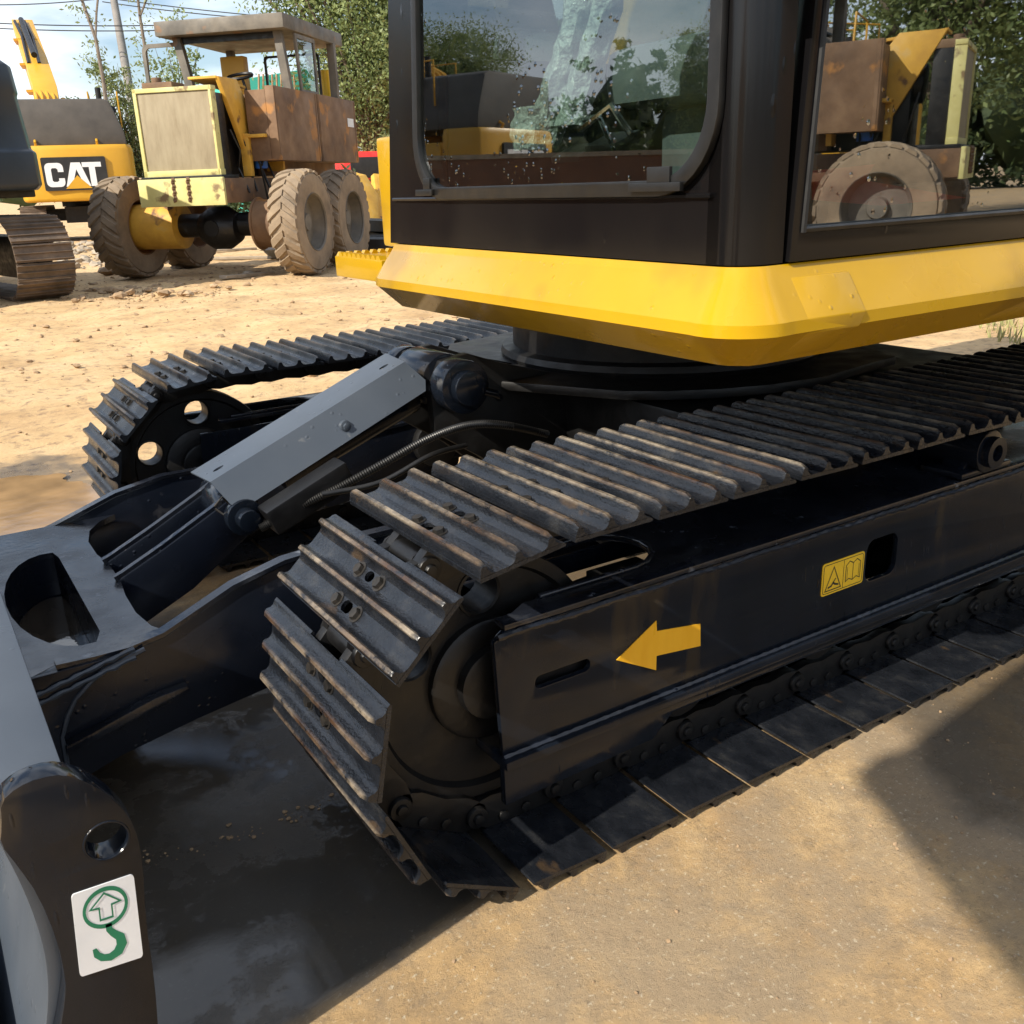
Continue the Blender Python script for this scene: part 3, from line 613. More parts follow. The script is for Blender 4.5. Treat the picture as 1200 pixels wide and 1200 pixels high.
vb = MB(); vb.obox((-.01, .86, .435), (.10*up.x, 0, .10*up.z), (0, .03, 0), (-.03*up.z, 0, .03*up.x)); pt('valve_block', vb, 'deep', bevel=.006)

# ---- blade
ep = [(-.690, .462), (-.686, .490), (-.669, .500), (-.649, .503), (-.626, .498), (-.601, .475), (-.581, .443), (-.570, .410), (-.569, .364), (-.578, .287), (-.581, .204), (-.589, .120), (-.60, .04), (-.72, .015), (-.735, .05),
      (-.712, .12), (-.686, .185), (-.672, .230), (-.667, .255), (-.666, .306), (-.673, .370), (-.685, .413), (-.695, .444)]
_e = []
for i in range(len(ep)):
    a, b = ep[i], ep[(i+1) % len(ep)]; _e += [(a[0]*.75+b[0]*.25, a[1]*.75+b[1]*.25), (a[0]*.25+b[0]*.75, a[1]*.25+b[1]*.75)]
ep = _e
bp_ = MB(); bp_.plate(ep, [ngon(-.600, .405, .021, 20)], XZ(-.060), 0, .032); epo = pt('blade_end_plate', bp_, 'black', bevel=.004)
bp2 = MB(); bp2.plate(ep, [ngon(-.600, .405, .021, 20)], XZ(2.084), 0, .032); pt('blade_end_plate', bp2, 'black', bevel=.004)
rg = MB(); rg.lathe([(0, .021), (-.0012, .0218), (-.0014, .0232), (0, .024)], (-.600, -.060, .405), (0, 1, 0), 24); pt('hole_rim', rg, 'black', epo)
mold = [(-.690, .485), (-.626, .485), (-.626, .497), (-.694, .497)]
mc = [(-.700, .478), (-.697, .430), (-.686, .37), (-.680, .306), (-.681, .25), (-.692, .19), (-.712, .13), (-.735, .07), (-.75, .03)]
def chaikin(P, closed=False, it=2):
    for _ in range(it):
        Q = [] if closed else [P[0]]; n = len(P)
        for i in range(n if closed else n-1):
            a, b = P[i], P[(i+1) % n]; Q += [(a[0]*.75+b[0]*.25, a[1]*.75+b[1]*.25), (a[0]*.25+b[0]*.75, a[1]*.25+b[1]*.75)]
        if not closed: Q.append(P[-1])
        P = Q
    return P
mc = chaikin(mc)
mp_ = mc+[(x+.022, z) for x, z in mc[::-1]]
mo = MB(); mo.prism(mp_, lambda a, b, h: (a, h, b), -.028, 2.084); moo = pt('moldboard', mo, 'grey', bevel=.002)
mt = MB(); mt.box(-.692, -.624, -.028, 2.084, .478, .491); mt.box(-.636, -.624, -.028, 2.084, .30, .478); pt('top_box', mt, 'grey', moo, bevel=.003)
mk = MB(); mk.box(-.775, -.752, -.05, 2.10, .0, .11); pt('cutting_edge', mk, 'bolt', moo, bevel=.003)
back = MB(); back.box(-.655, -.625, -.028, 2.084, .06, .29); pt('back_box', back, 'navy', moo)
# hook decal on the end plate (slightly skewed as it is stuck on)
c00, c10, c11, c01 = [Vector((x, z)) for x, z in ((-.653, .252), (-.588, .244), (-.581, .354), (-.644, .357))]
def dm(a, b, h=0, yy=-.0616):
    p = c00*(1-a)*(1-b)+c10*a*(1-b)+c11*a*b+c01*(1-a)*b; return (p.x, yy, p.y)
wdm = MB(); r_ = rrect(0, 1, 0, 1, .05, 4); n = len(r_); wdm.add([dm(a, b) for a, b in r_]+[dm(a, b, yy=-.0598) for a, b in r_], [tuple(range(n))]+[(i, (i+1) % n, n+(i+1) % n, n+i) for i in range(n)])
pt('hook_decal', wdm, 'white', epo, label='white decal with a green hook and an arrow in a ring')
gm_ = MB(); fd = lambda a, b, h: dm(a, b, yy=-.0620); fd2 = lambda a, b, h: dm(a, b, yy=-.0622)
stroke(gm_, ngon(.50, .73, .335, 40, ry=.215), .05, fd, True)
stroke(gm_, [(.50, .90), (.74, .755), (.60, .745), (.60, .60), (.40, .60), (.40, .745), (.26, .755)], .024, fd2, True)
hk0 = [(.52, .53), (.52, .46), (.58, .40), (.675, .335), (.69, .245), (.62, .165), (.49, .130), (.37, .150), (.29, .205), (.26, .285)]
hk = hk0
hw_ = [.10, .10, .12, .15, .17, .17, .15, .13, .11, .06]; hL = []; hR = []
for i, q_ in enumerate(hk):
    a_, b_ = Vector(hk[max(0, i-1)]), Vector(hk[min(len(hk)-1, i+1)]); d_ = Vector(((b_-a_).x, (b_-a_).y*1.6)).normalized(); n_ = Vector((-d_.y, d_.x/1.6)); q_ = Vector(q_)
    hL.append(q_+n_*hw_[i]*.5); hR.append(q_-n_*hw_[i]*.5)
k_ = len(hk); gm_.add([fd(p.x, p.y, 0) for p in hL]+[fd(p.x, p.y, 0) for p in hR], [(i, i+1, k_+i+1, k_+i) for i in range(k_-1)])
pt('hook_symbol', gm_, 'green', epo)
# arms
for y, tpz in ((.585, 0), (1.437, 1)):
    top = [(-.632, .30), (-.568, .318), (-.508, .315), (-.453, .315), (-.394, .325), (-.265, .380), (-.166, .404), (.0, .415), (.30, .415), (.62, .40)]
    bot = [(.62, .25), (.30, .20), (.0, .175), (-.228, .168), (-.36, .15), (-.497, .125), (-.558, .106), (-.632, .08)]
    if tpz: top = [(-.632, .245), (-.573, .255), (-.45, .292), (-.3, .345), (-.179, .367), (-.07, .366), (.3, .38), (.62, .40)]
    a_ = MB(); a_.prism(top+bot, XZ(y), 0, .022); ao = pt('blade_arm', a_, 'navy', bevel=.003)
    cap = MB(); tt = [(x, z) for x, z in top if x > -.60]
    w_ = .022
    cap.add([(x, y-.004, z+.002) for x, z in tt]+[(x, y+w_, z+.002) for x, z in tt]+[(x, y-.004, z+.010) for x, z in tt]+[(x, y+w_, z+.010) for x, z in tt],
            [f_ for i in range(len(tt)-1) for f_ in ((i, i+1, len(tt)+i+1, len(tt)+i), (2*len(tt)+i, 3*len(tt)+i, 3*len(tt)+i+1, 2*len(tt)+i+1), (i, 2*len(tt)+i, 2*len(tt)+i+1, i+1), (len(tt)+i, len(tt)+i+1, 3*len(tt)+i+1, 3*len(tt)+i))])
    pt('arm_edge', cap, 'wetplate', ao)
    if not tpz:
        lb = MB(); lb.prism([(-.580, .170), (-.368, .222), (-.372, .232), (-.43, .226), (-.580, .186)], XZ(y-.022), 0, .022); pt('stiffener', lb, 'wetplate', ao, bevel=.002)
        wbm = MB(); wbm.tube([(x, y-.011, z) for x, z in ((-.585, .11), (-.583, .16), (-.582, .20), (-.568, .235), (-.55, .262), (-.525, .283), (-.50, .300), (-.43, .318))], .0035, 6, rf=lambda k: .0035+.001*(k % 2)); pt('weld_bead', wbm, 'grey', ao)
        for zz in (.30, .316):
            wbm = MB(); wbm.tube([(-.615+.012*k, y-.013-.001*(k % 2), zz-.03+.0028*k+.001*math.sin(k*2.1)) for k in range(15)], .004, 6, rf=lambda k: .0042+.0012*math.sin(k*2.4)); pt('weld_bead', wbm, 'grey', ao)
        gs = MB(); gs.prism([(-.625, .09), (-.585, .11), (-.582, .20), (-.55, .262), (-.50, .300), (-.43, .318), (-.625, .318)], XZ(y-.010), 0, .010); pt('gusset', gs, 'navy', ao, bevel=.002)
    bs = MB(); bs.cyl((.60, y-.03, .33), (.60, y+.05, .33), .07, n=24); pt('arm_boss', bs, 'deep', ao, bevel=.003)
# top plate with D opening
D = [(-.475, .735), (-.475, 1.19)]+[(-.50+.105*math.cos(t), .965+.275*math.sin(t)) for t in np.radians(np.arange(80, 281, 14))]
po = [(-.632, .60)]+[(-.335, .608), (-.365, .64), (-.392, .70), (-.402, .78), (-.400, .88), (-.392, .96), (-.392, 1.08), (-.402, 1.16), (-.402, 1.26), (-.385, 1.34), (-.35, 1.40), (-.31, 1.43), (-.43, 1.44), (-.632, 1.44)]
pl_ = MB(); pl_.plate(po, [D], XY(.288), 0, .014); plo = pt('blade_frame_plate', pl_, 'wetplate', bevel=.0)
pl2 = MB(); pl2.plate(po, [], XY(.180), 0, .014); pt('bottom_plate', pl2, 'wetplate', plo)
wf = MB(); wf.plate([(a*.98-.010, b*.97+.03) for a, b in D], [], XY(.1945), 0, .003); pt('pooled_water', wf, 'water', plo)
dw = MB(); nD = len(D); Do = [(a+.010*(1 if a > -.49 else -1), b+.008*(1 if b > .965 else -1)) for a, b in D]
dw.add([(a, b, .192) for a, b in D]+[(a, b, .288) for a, b in D], [(i, (i+1) % nD, nD+(i+1) % nD, nD+i) for i in range(nD)]); pt('opening_wall', dw, 'navy', plo)
for y in (.955, 1.075):
    lg = MB(); lg.prism([(-.40, .302), (-.39, .310), (-.30, .352), (-.187, .410), (-.13, .440), (-.09, .425), (-.085, .375), (-.12, .34), (-.25, .25), (-.40, .18)], XZ(y), 0, .020); lo_ = pt('cylinder_lug', lg, 'navy', bevel=.003)
    le = MB(); le.tube([(-.402, y+.01, .308), (-.385, y+.01, .314), (-.30, y+.01, .354), (-.187, y+.01, .412), (-.14, y+.01, .438)], .010, 4); pt('lug_edge', le, 'wetplate', lo_)
cp = MB(); cp.tube([(-.185, .945, .425), (-.17, .935, .445), (-.155, .935, .425), (-.17, .935, .405), (-.185, .945, .42)], .003, 6); pt('split_pin', cp, 'bolt')

# ---- upper body
SY = -.09; FX = .28
# skirt: offset profile swept around front and near side
prof = [(.0, .932), (.006, .922), (.010, .916), (.046, .862), (.047, .845), (-.008, .797), (-.03, .792)]
def skirt():
    # plan corner points with outward mitre direction
    base = [((3.2, SY), (0, -1)), ((FX+.06, SY), (0, -1))]+[((FX+.05-.05*math.sin(t), SY+.05-.05*math.cos(t)), (-math.sin(t)*(1+.25*math.sin(2*t)), -math.cos(t)*(1+.25*math.sin(2*t)))) for t in [PI/2*k/10 for k in range(11)]]+[((FX, SY+.06), (-1, 0)), ((FX, .945), (-1, .0)), ((FX+.01, .955), (-.95, .60)), ((.9, .955), (0, .6))]
    vs = []; fs = []; n = len(prof)
    for (x, y), (dx, dy) in base:
        for o, z in prof: vs.append((x+dx*o, y+dy*o, z))
    for j in range(len(base)-1): fs += [(j*n+i, j*n+i+1, (j+1)*n+i+1, (j+1)*n+i) for i in range(n-1)]
    return vs, fs
vs, fs = skirt(); sk = MB(); sk.add(vs, fs)
sko = pt('body_skirt', sk, 'yellow')
sko.data.shade_smooth(); sko.data.set_sharp_from_angle(angle=math.radians(22))
# proud corner piece and slanted panel on the near side
for poly in ([(.36, .918), (.475, .915), (.478, .87), (.450, .805), (.36, .805)], [(.955, .918), (1.9, .918), (1.9, .803), (.82, .803), (.90, .83), (.935, .87)]):
    q = MB(); vs = []
    for x, z in poly:
        off = np.interp(z, [.792, .797, .845, .862, .916, .932], [-.03, -.008, .047, .046, .010, 0]); vs.append((x, SY-off-.004, z))
    # subdivide vertically so it follows the fold
    poly2 = []
    zs = [.918, .862, .842, .80]
    def xs_at(z):
        c = []
        for i in range(len(poly)):
            (xa, za), (xb, zb) = poly[i], poly[(i+1) % len(poly)]
            if abs(za-zb) > 1e-6 and min(za, zb)-1e-6 <= z <= max(za, zb)+1e-6: c.append(xa+(xb-xa)*(z-za)/(zb-za))
        return (min(c), max(c))
    zs = [min(p[1] for p in poly)+.0005, .842, .862, max(min(poly[0][1], poly[1][1])-.0005, .9)]
    rows = []
    for z in zs:
        off = float(np.interp(z, [.792, .797, .845, .862, .916, .932], [-.03, -.008, .047, .046, .010, 0])); a, b = xs_at(z)
        rows.append([(a, SY-off-.0003, z), (b, SY-off-.004, z), (b, SY-off+.004, z), (a, SY-off+.004, z)])
    q.add([p for r in rows for p in r], [f_ for j in range(3) for f_ in ((j*4, j*4+1, j*4+5, j*4+4), (j*4+1, j*4+2, j*4+6, j*4+5), (j*4+3, j*4, j*4+4, j*4+7))]+[(0, 3, 2, 1), (12, 13, 14, 15)])
    pt('skirt_panel', q, 'yellow', sko, bevel=.0015)
dk = MB(); dk.box(FX+.04, 3.3, SY+.04, .93, .805, .92); dk.box(1.4, 3.3, .95, 2.05, .785, .92); pt('upper_deck', dk, 'deep', bevel=.005)
# right-hand (far) side: tool box panel and step
tb = MB(); tb.box(.47, 1.5, 1.10, 1.405, .90, 1.172); pt('side_panel', tb, 'yellow', bevel=.012)
tb = MB(); tb.box(.485, 1.5, 1.10, 1.385, .80, .897); pt('side_panel', tb, 'yellow', bevel=.012)
st = MB(); st.box(.285, .50, 1.03, 1.30, .843, .893)
sto = pt('step', st, 'yellow', bevel=.004)
te = MB()
for k in range(9):
    te.prism([(.288+k*.022, .8925), (.294+k*.022, .902), (.302+k*.022, .902), (.308+k*.022, .8925)], XZ(1.278), 0, .018)
    te.prism([(1.04+k*.027, .8925), (1.047+k*.027, .902), (1.057+k*.027, .902), (1.064+k*.027, .8925)], YZ(.287), 0, .018)
pt('step_teeth', te, 'yellow', sto)
eb = MB(); eb.box(1.62, 3.1, -.06, 2.08, .93, 1.75); pt('engine_cover', eb, 'yellow', bevel=.03)
cw = MB(); cwp = [(2.4, -.08), (2.9, -.05), (3.25, .35), (3.38, 1.03), (3.25, 1.7), (2.9, 2.1), (2.4, 2.13)]; cw.prism(cwp, XY(.80), 0, .75); pt('counterweight', cw, 'yellow', bevel=.04)
# boom, stick and bucket, out of frame overhead and ahead
def beam(pts, y0, wd_, hs):
    mb = MB(); P = [Vector((x, 0, z)) for x, z in pts]; n = len(P); vs = []
    for i, p in enumerate(P):
        d = (P[min(i+1, n-1)]-P[max(i-1, 0)]).normalized(); nn = Vector((-d.z, 0, d.x)); h = hs[i]
        for a, b in ((-1, -1), (1, -1), (1, 1), (-1, 1)): vs.append((p.x+nn.x*h*b, y0+a*wd_, p.z+nn.z*h*b))
    fs = [(0, 3, 2, 1), ((n-1)*4, (n-1)*4+1, (n-1)*4+2, (n-1)*4+3)]
    for i in range(n-1): fs += [(i*4+k, i*4+(k+1) % 4, (i+1)*4+(k+1) % 4, (i+1)*4+k) for k in range(4)]
    return mb.add(vs, fs)
YB = 1.20
pt('boom', beam([(.75, 1.25), (.45, 2.1), (.0, 2.85), (-.9, 3.35), (-1.9, 3.35)], YB, .11, [.13, .17, .20, .16, .10]), 'yellow', bevel=.01)
pt('stick', beam([(-1.65, 3.65), (-1.9, 3.35), (-2.35, 2.1), (-2.45, 1.7)], YB, .085, [.07, .15, .10, .06]), 'yellow', bevel=.01)
bk = MB(); bkp = [(-2.45, 1.7), (-2.25, 1.45), (-2.15, 1.0), (-2.3, .65), (-2.65, .5), (-2.95, .62), (-2.9, .68), (-2.65, .58), (-2.36, .72), (-2.24, 1.0), (-2.33, 1.4)]; bk.prism(bkp, lambda a, b, h: (a, h, b), YB-.4, YB+.4)
for y in (YB-.4, YB+.385): bk.prism([(-2.45, 1.7), (-2.25, 1.45), (-2.15, 1.0), (-2.3, .65), (-2.65, .5), (-2.95, .62)], lambda a, b, h: (a, h, b), y, y+.015)
pt('bucket', bk, 'deep', bevel=.006)
bc = MB(); bc.cyl((.62, YB-.16, 1.25), (.30, YB-.16, 2.2), .055, n=20); bc.cyl((.30, YB-.16, 2.2), (.1, YB-.16, 2.75), .03, n=16); pt('boom_cylinder', bc, 'black')

# ---- cab
def lean(z): return FX+.010*max(0, z-.93)          # front plane leans back
cabY1 = .965
def tap(y, z): return y-(.128*max(0, z-.93)*(y-.4)/.565 if y > .4 else 0)     # the far side of the cab narrows upwards
def tapmb(mb): mb.v = [(x, tap(y, z), z) for x, y, z in mb.v]
FZ = lambda h0: (lambda a, b, h: (lean(b)+h0+h, tap(a, b), b))
fw = MB()
fw.plate([(SY+.048, .934), (cabY1, .934), (cabY1, 2.35), (SY+.048, 2.35)], [rrect(-.042, .825, 1.028, 2.22, .115, 9)], FZ(0), 0, .045)
cabf = pt('cab_frame', fw, 'cabblack', bevel=.003)
# rounded corner pillar
cpz = [.934, 2.35]; ring = [(.0, SY+.048)]+[(.048-.048*math.cos(t), SY+.048-.048*math.sin(t)) for t in np.radians([15, 30, 45, 60, 75, 90])]+[(.075, SY), (.075, SY+.04), (.0, SY+.07)]
cpm = MB(); nR = len(ring); vs = [(lean(z)+a, b, z) for z in cpz for a, b in ring]; cpm.add(vs, [tuple(range(nR))[::-1], tuple(range(nR, 2*nR))]+[(i, (i+1) % nR, nR+(i+1) % nR, nR+i) for i in range(nR)])
pt('corner_pillar', cpm, 'cabblack', cabf)
rb_ = MB(); rb_.box(FX+.10, 1.6, cabY1-.04, cabY1, .934, 1.30); rb_.box(1.56, 1.6, SY+.01, cabY1, .934, 2.35); rb_.box(FX+.1, 1.6, SY+.03, cabY1, .925, .945)
rb_.box(lean(2.3)+.0, 1.62, SY-.0, cabY1, 2.352, 2.42); rb_.box(lean(1.3)+.05, .45, cabY1-.04, cabY1, 1.15, 2.35); rb_.box(1.45, 1.6, cabY1-.04, cabY1, 1.15, 2.35); tapmb(rb_); pt('cab_shell', rb_, 'cabblack', cabf, bevel=.004)
# door: frame with glass reaching low
dfr = MB()
door_o = [(.362, .934), (1.60, .934), (1.60, 2.35), (.362+.065*1.4, 2.35)]
gl_o = [(.385, .976), (1.18, .976), (1.18, 2.22), (.385+.078, 2.22)]
dfr.plate(door_o, [gl_o], XZ(SY-.006), 0, .03); dr = pt('cab_door', dfr, 'cabblack', bevel=.003)
dg = MB(); dg.plate(gl_o, [], XZ(SY+.006), 0, .005); pt('door_glass', dg, 'sideglass', dr)
se = MB(); se.tube([(x, SY-.0065, z) for x, z in [(.385, .976), (1.18, .976)]], .0045, 6); se.tube([(x, SY-.0065, z) for x, z in [(.385, .972), (.463, 2.22)]], .0045, 6); pt('door_seal', se, 'rubber', dr)
# front glass, seal, clips
fg = MB(); rr = rrect(-.030, .813, 1.040, 2.21, .105, 9); fg.plate(rr, [], FZ(-.004), 0, .006); fgo = pt('front_window', fg, 'glass')
sl = MB(); sl.plate(rrect(-.046, .829, 1.024, 2.224, .119, 9), [rrect(-.024, .807, 1.046, 2.204, .099, 9)], FZ(-.013), 0, .012); pt('window_seal', sl, 'rubber', fgo, bevel=.003)
for yy_, a_, b_ in ((.07, .055, .024), (.77, .035, .014)):
    ck = MB(); ck.obox((lean(1.03)-.016, yy_, 1.037), (.004, 0, 0), (0, a_, 0), (0, 0, .006)); ck.obox((lean(1.05)-.013, yy_-.005, 1.052), (.003, 0, 0), (0, b_, 0), (0, 0, .012)); tapmb(ck); pt('window_clip', ck, 'rubber', fgo, bevel=.001)
ld = MB(); ld.tube([(lean(1.027)-.004, y, 1.0245) for y in (-.03, .3, .6, .93)], .0035, 6); pt('sill_lip', ld, 'cabblack', cabf)
# mirror bracket stub high on the pillar
rgl = MB(); rgl.box(.45, 1.45, cabY1-.025, cabY1-.02, 1.30, 2.35); tapmb(rgl); pt('right_glass', rgl, 'sideglass', cabf)
mbk = MB(); mbk.cyl((.325, -.105, 1.27), (.325, -.105, 1.34), .022, n=16); mbk.cyl((.325, -.13, 1.29), (.325, -.09, 1.29), .013, n=12); mbk.tube([(.325, -.105, 1.33), (.27, -.13, 1.45), (.25, -.16, 1.6)], .011, 10); pt('mirror_bracket', mbk, 'black', cabf, bevel=.002)
# interior
it = MB(); it.box(.55, 1.5, 0, .9, .946, 1.02); it.box(.42, .58, .55, .86, .946, 1.04); it.box(.40, 1.55, cabY1-.048, cabY1-.042, .946, 1.298); it.box(1.548, 1.556, .0, .9, .946, 2.3); tapmb(it); pt('cab_floor', it, 'interior', bevel=.01)
seat = thing('seat_placeholder', '', '') if False else None
s1_ = MB(); s1_.box(.80, 1.25, .42, .88, 1.20, 1.33); s1_.prism([(1.10, 1.24), (1.24, 1.24), (1.34, 1.95), (1.22, 1.98)], XZ(.43), 0, .44); s1_.box(.9, 1.15, .52, .80, 1.02, 1.2)
pt('seat', s1_, 'seat', bevel=.045, )
def crumple(pts, r0, name, m):
    mb = MB(); n = 14; mlt = 34; P = []
    for k in range(mlt):
        t = k/(mlt-1); i = t*(len(pts)-1); a = int(min(i, len(pts)-2)); p = Vector(pts[a]).lerp(Vector(pts[a+1]), i-a); P.append(p)
    vs = []; fs = []
    for k, p in enumerate(P):
        for j in range(n):
            th = 2*PI*j/n; rr_ = r0*(1+.45*noise.noise(Vector((math.cos(th)*1.3, math.sin(th)*1.3, p.z*14)))+.18*noise.noise(Vector((math.cos(th)*4, math.sin(th)*4, p.z*50))))
            vs.append((p.x+rr_*math.cos(th), p.y+rr_*math.sin(th), p.z))
    for k in range(mlt-1): fs += [(k*n+j, k*n+(j+1) % n, (k+1)*n+(j+1) % n, (k+1)*n+j) for j in range(n)]
    mb.add(vs, fs+[tuple(range(n)), tuple(range((mlt-1)*n, mlt*n))]); return pt(name, mb, m)
crumple([(.50, .67, 1.15), (.51, .60, 1.28), (.54, .44, 1.66)], .036, 'wrapped_lever', 'plastic')
crumple([(.50, .59, 1.15), (.52, .54, 1.28), (.55, .37, 1.66)], .030, 'wrapped_lever', 'plastic')
crumple([(.49, .70, 1.11), (.49, .69, 1.15), (.49, .68, 1.19)], .05, 'wrapped_pedal', 'plastic')
pdm = MB(); pdm.obox((.50, .46, 1.115), (.03, 0, .012), (0, .045, 0), (-.002, 0, .006)); pt('pedal', pdm, 'rubber', bevel=.003)
pdm = MB(); pdm.obox((.50, .57, 1.10), (.03, 0, .012), (0, .045, 0), (-.002, 0, .006)); pt('pedal', pdm, 'rubber', bevel=.003)
pdm = MB(); pdm.tube([(.47, .37, 1.12), (.49, .45, 1.175), (.50, .56, 1.14)], .006, 6); pdm.tube([(.47, .42, 1.10), (.50, .50, 1.16), (.51, .60, 1.16)], .005, 6); pt('pedal_rod', pdm, 'chrome')
con = MB(); con.box(.80, 1.3, .24, .38, 1.02, 1.36); pt('console', con, 'interior', bevel=.02)
rs = MB(); rs.prism([(0.446, 1.051), (0.578, 1.057), (0.56, 1.035), (0.64, 1.024), (0.815, 1.001), (0.6, 0.998), (0.45, 1.012)], XZ(-.055), 0, .003)
pt('red_patch', rs, 'red')  # flat red shape just inside the door glass
#PART2
# ------------------------------------------------------------------ BACKGROUND MACHINES
CAMP = Vector((-0.6784, -1.017, 1.0513)); CR = Matrix(ROT)
def at(u, v, dep):
    """a real place in the yard, found once from a bearing and a distance"""
    return CAMP+CR @ Vector(((u-600)/1120.05, -(v-600)/1120.05, -1))*dep
def bgshoe(m):
    mb = MB(); mb.prism([(-.092, 0), (.092, 0), (.092, .014), (.084, .014), (.079, .036), (.070, .036), (.064, .014), (.006, .014), (.003, .032), (-.006, .032), (-.010, .014), (-.064, .014), (-.068, .034), (-.077, .034), (-.082, .014), (-.092, .014)],
                        lambda a, b, h: (h, a, b), -.30, .30)
    return mb.mesh('track_shoe', m, smooth=False)
BGSHOE = bgshoe(M['bgtrack'])
def bg_excavator(name, label, loc, rz, body, hood, track=True, tracksplit=True, logo=False, boom=None, group=None, cwt=True, top=2.5, zb=1.15, bw=1.38, yr=-2.15, hoodz=3.3, cutx=1.0):
    t = thing(name, label, 'excavator', loc, rz, group)
    fr = MB(); fr.box(-.5, .5, -1.2, 1.2, .45, .85); fr.box(-1.0, 1.0, -.5, .5, .5, .8); fr.cyl((0, 0, .85), (0, 0, 1.1), .6, n=24); fr.build('undercarriage', M['deep'], t, loc=(0, 0, 0))
    for sx in (-1.2, 1.2):
        tf = MB(); tf.box(sx-.16, sx+.16, -1.5, 1.5, .25, .68); tf.cyl((sx-.10, -1.55, .46), (sx+.10, -1.55, .46), .33, n=24); tf.cyl((sx-.10, 1.55, .46), (sx+.10, 1.55, .46), .33, n=24)
        tf.build('track_frame', M['deep'], t, loc=(0, 0, 0))
        # shoe loop
        r = .40; L = 3.1; per = 2*L+2*PI*r; n = 46; pitch = per/n; joined = MB()
        for k in range(n):
            s = k*pitch
            if s < L: p, nr = (-1.55+s, .46+r), 90
            elif s < L+PI*r: a = 90-math.degrees((s-L)/r); p, nr = (1.55+r*math.cos(math.radians(a)), .46+r*math.sin(math.radians(a))), a
            elif s < 2*L+PI*r: p, nr = (1.55-(s-L-PI*r), .46-r), -90
            else: a = -90-math.degrees((s-2*L-PI*r)/r); p, nr = (-1.55+r*math.cos(math.radians(a)), .46+r*math.sin(math.radians(a))), a
            Mx = Matrix.Translation((sx, p[0], p[1])) @ Matrix.Rotation(math.radians(nr-90), 4, 'X')
            if tracksplit and sx > 0:
                o = bpy.data.objects.new('track_shoe', BGSHOE); COL.objects.link(o); o.parent = t; o.matrix_local = Mx @ Matrix.Rotation(random.uniform(-.03, .03), 4, 'X')
            else:
                joined.add([Mx @ v.co for v in BGSHOE.vertices], [tuple(f.vertices) for f in BGSHOE.polygons])
        if joined.v: joined.build('track_shoes', M['bgtrack'], t, smooth=False, loc=(0, 0, 0), kind='stuff')
    dk = MB(); dk.box(-bw+.05, bw-.05, yr+.4, 2.0, 1.08, zb+.03); dk.build('deck', M['deep'], t, .02, loc=(0, 0, 0))
    # counterweight: rounded plan, slight tumblehome
    plan = [(-bw, yr+1.0), (-bw, yr+.30), (-bw+.10, yr+.10), (-bw+.35, yr+.01), (0, yr-.03), (bw-.35, yr+.01), (bw-.10, yr+.10), (bw, yr+.30), (bw, yr+1.0)]
    levels = [(zb, .965), (zb+.05, 1.0), (zb+.30, 1.0), (top-.06, .93), (top, .90)] if hood == body else [(zb, .965), (zb+.06, 1.0), (top-.12, 1.0), (top, .965)]
    if body == 'bgnavy': levels = [(zb, .97), (zb+.05, 1.0), (zb+.38, 1.0), (zb+.41, .975), (top-.34, .945), (top-.31, .955), (top-.05, .94), (top, .90)]
    cw = MB(); n = len(plan); vs = [(x*k, (y-yr-1)*k+yr+1, z) for z, k in levels for x, y in plan]
    cw.add(vs, [tuple(range(n))[::-1], tuple(range((len(levels)-1)*n, len(levels)*n))]+[(j*n+i, j*n+(i+1) % n, (j+1)*n+(i+1) % n, (j+1)*n+i) for j in range(len(levels)-1) for i in range(n)])
    cwo = cw.build('counterweight', M[body], t, .035, loc=(0, 0, 0))
    if hood != body:
        hd = MB(); hp = [(-1.28, top-.01), (1.25, top-.01), (1.22, top+.30), (cutx, hoodz-.06), (cutx-.15, hoodz), (-1.2, hoodz)]
        hd.prism(hp, lambda a, b, h: (a, h, b), yr+.15, 1.1); ho = hd.build('engine_hood', M[hood], t, .05, loc=(0, 0, 0))
        hs = MB()
        for x in (-.85, .55): hs.tube([(x, yr+.12, top-.02), (x, yr+.05, top+.08), (x, yr+.15, top+.12)], .03, 6)
        hs.build('lifting_eye', M[body], t, loc=(0, 0, 0), kind='stuff')
        mi = MB(); mi.cyl((1.0, -.4, hoodz-.15), (1.0, -.36, hoodz-.15), .12, n=16); mi.build('hood_port', M['deep'], t, loc=(0, 0, 0))
    if hood != body:
        for k_, (a_, b_) in enumerate(((yr+1.05, yr+1.75), (yr+1.8, yr+2.6), (yr+2.65, yr+3.3))):
            q = MB(); q.box(bw-.03, bw-.005, a_, b_, zb+.12, top-.32); q.build('side_door', M[body], t, .015, loc=(0, 0, 0))
            q = MB(); q.box(bw-.005, bw+.01, a_+.1, a_+.22, zb+.5, zb+.56); q.build('door_latch', M['deep'], t, loc=(0, 0, 0))
        for x_ in (.5, 1.2):
            q = MB(); q.tube([(x_, yr+1.3, hoodz-.6), (x_, yr+1.3, hoodz+.25), (x_, yr+2.6, hoodz+.25), (x_, yr+2.9, top-.3)], .02, 8); q.build('handrail', M[body], t, loc=(0, 0, 0))
        q = MB(); q.cyl((.75, -.3, hoodz-.1), (.75, -.3, hoodz+.4), .07, n=14); q.build('exhaust_pipe', M['deep'], t, loc=(0, 0, 0))
        q = MB(); q.box(.45, 1.3, .3, 1.2, top-.25, top+.45); q.cyl((.9, 1.0, top+.45), (.9, 1.0, top+.55), .1, n=14); q.build('fuel_tank', M[body], t, .04, loc=(0, 0, 0))
    cb_ = MB(); cb_.box(-1.35, -.35, .3, 2.0, zb+.05, 3.0); cb_.build('cab', M['interior' if hood == body else body], t, .06, loc=(0, 0, 0))
    sd_ = MB(); sd_.box(.35, bw-.03, yr+.9, 1.9, zb+.02, top-.25); sd_.build('side_body', M[body], t, .04, loc=(0, 0, 0))
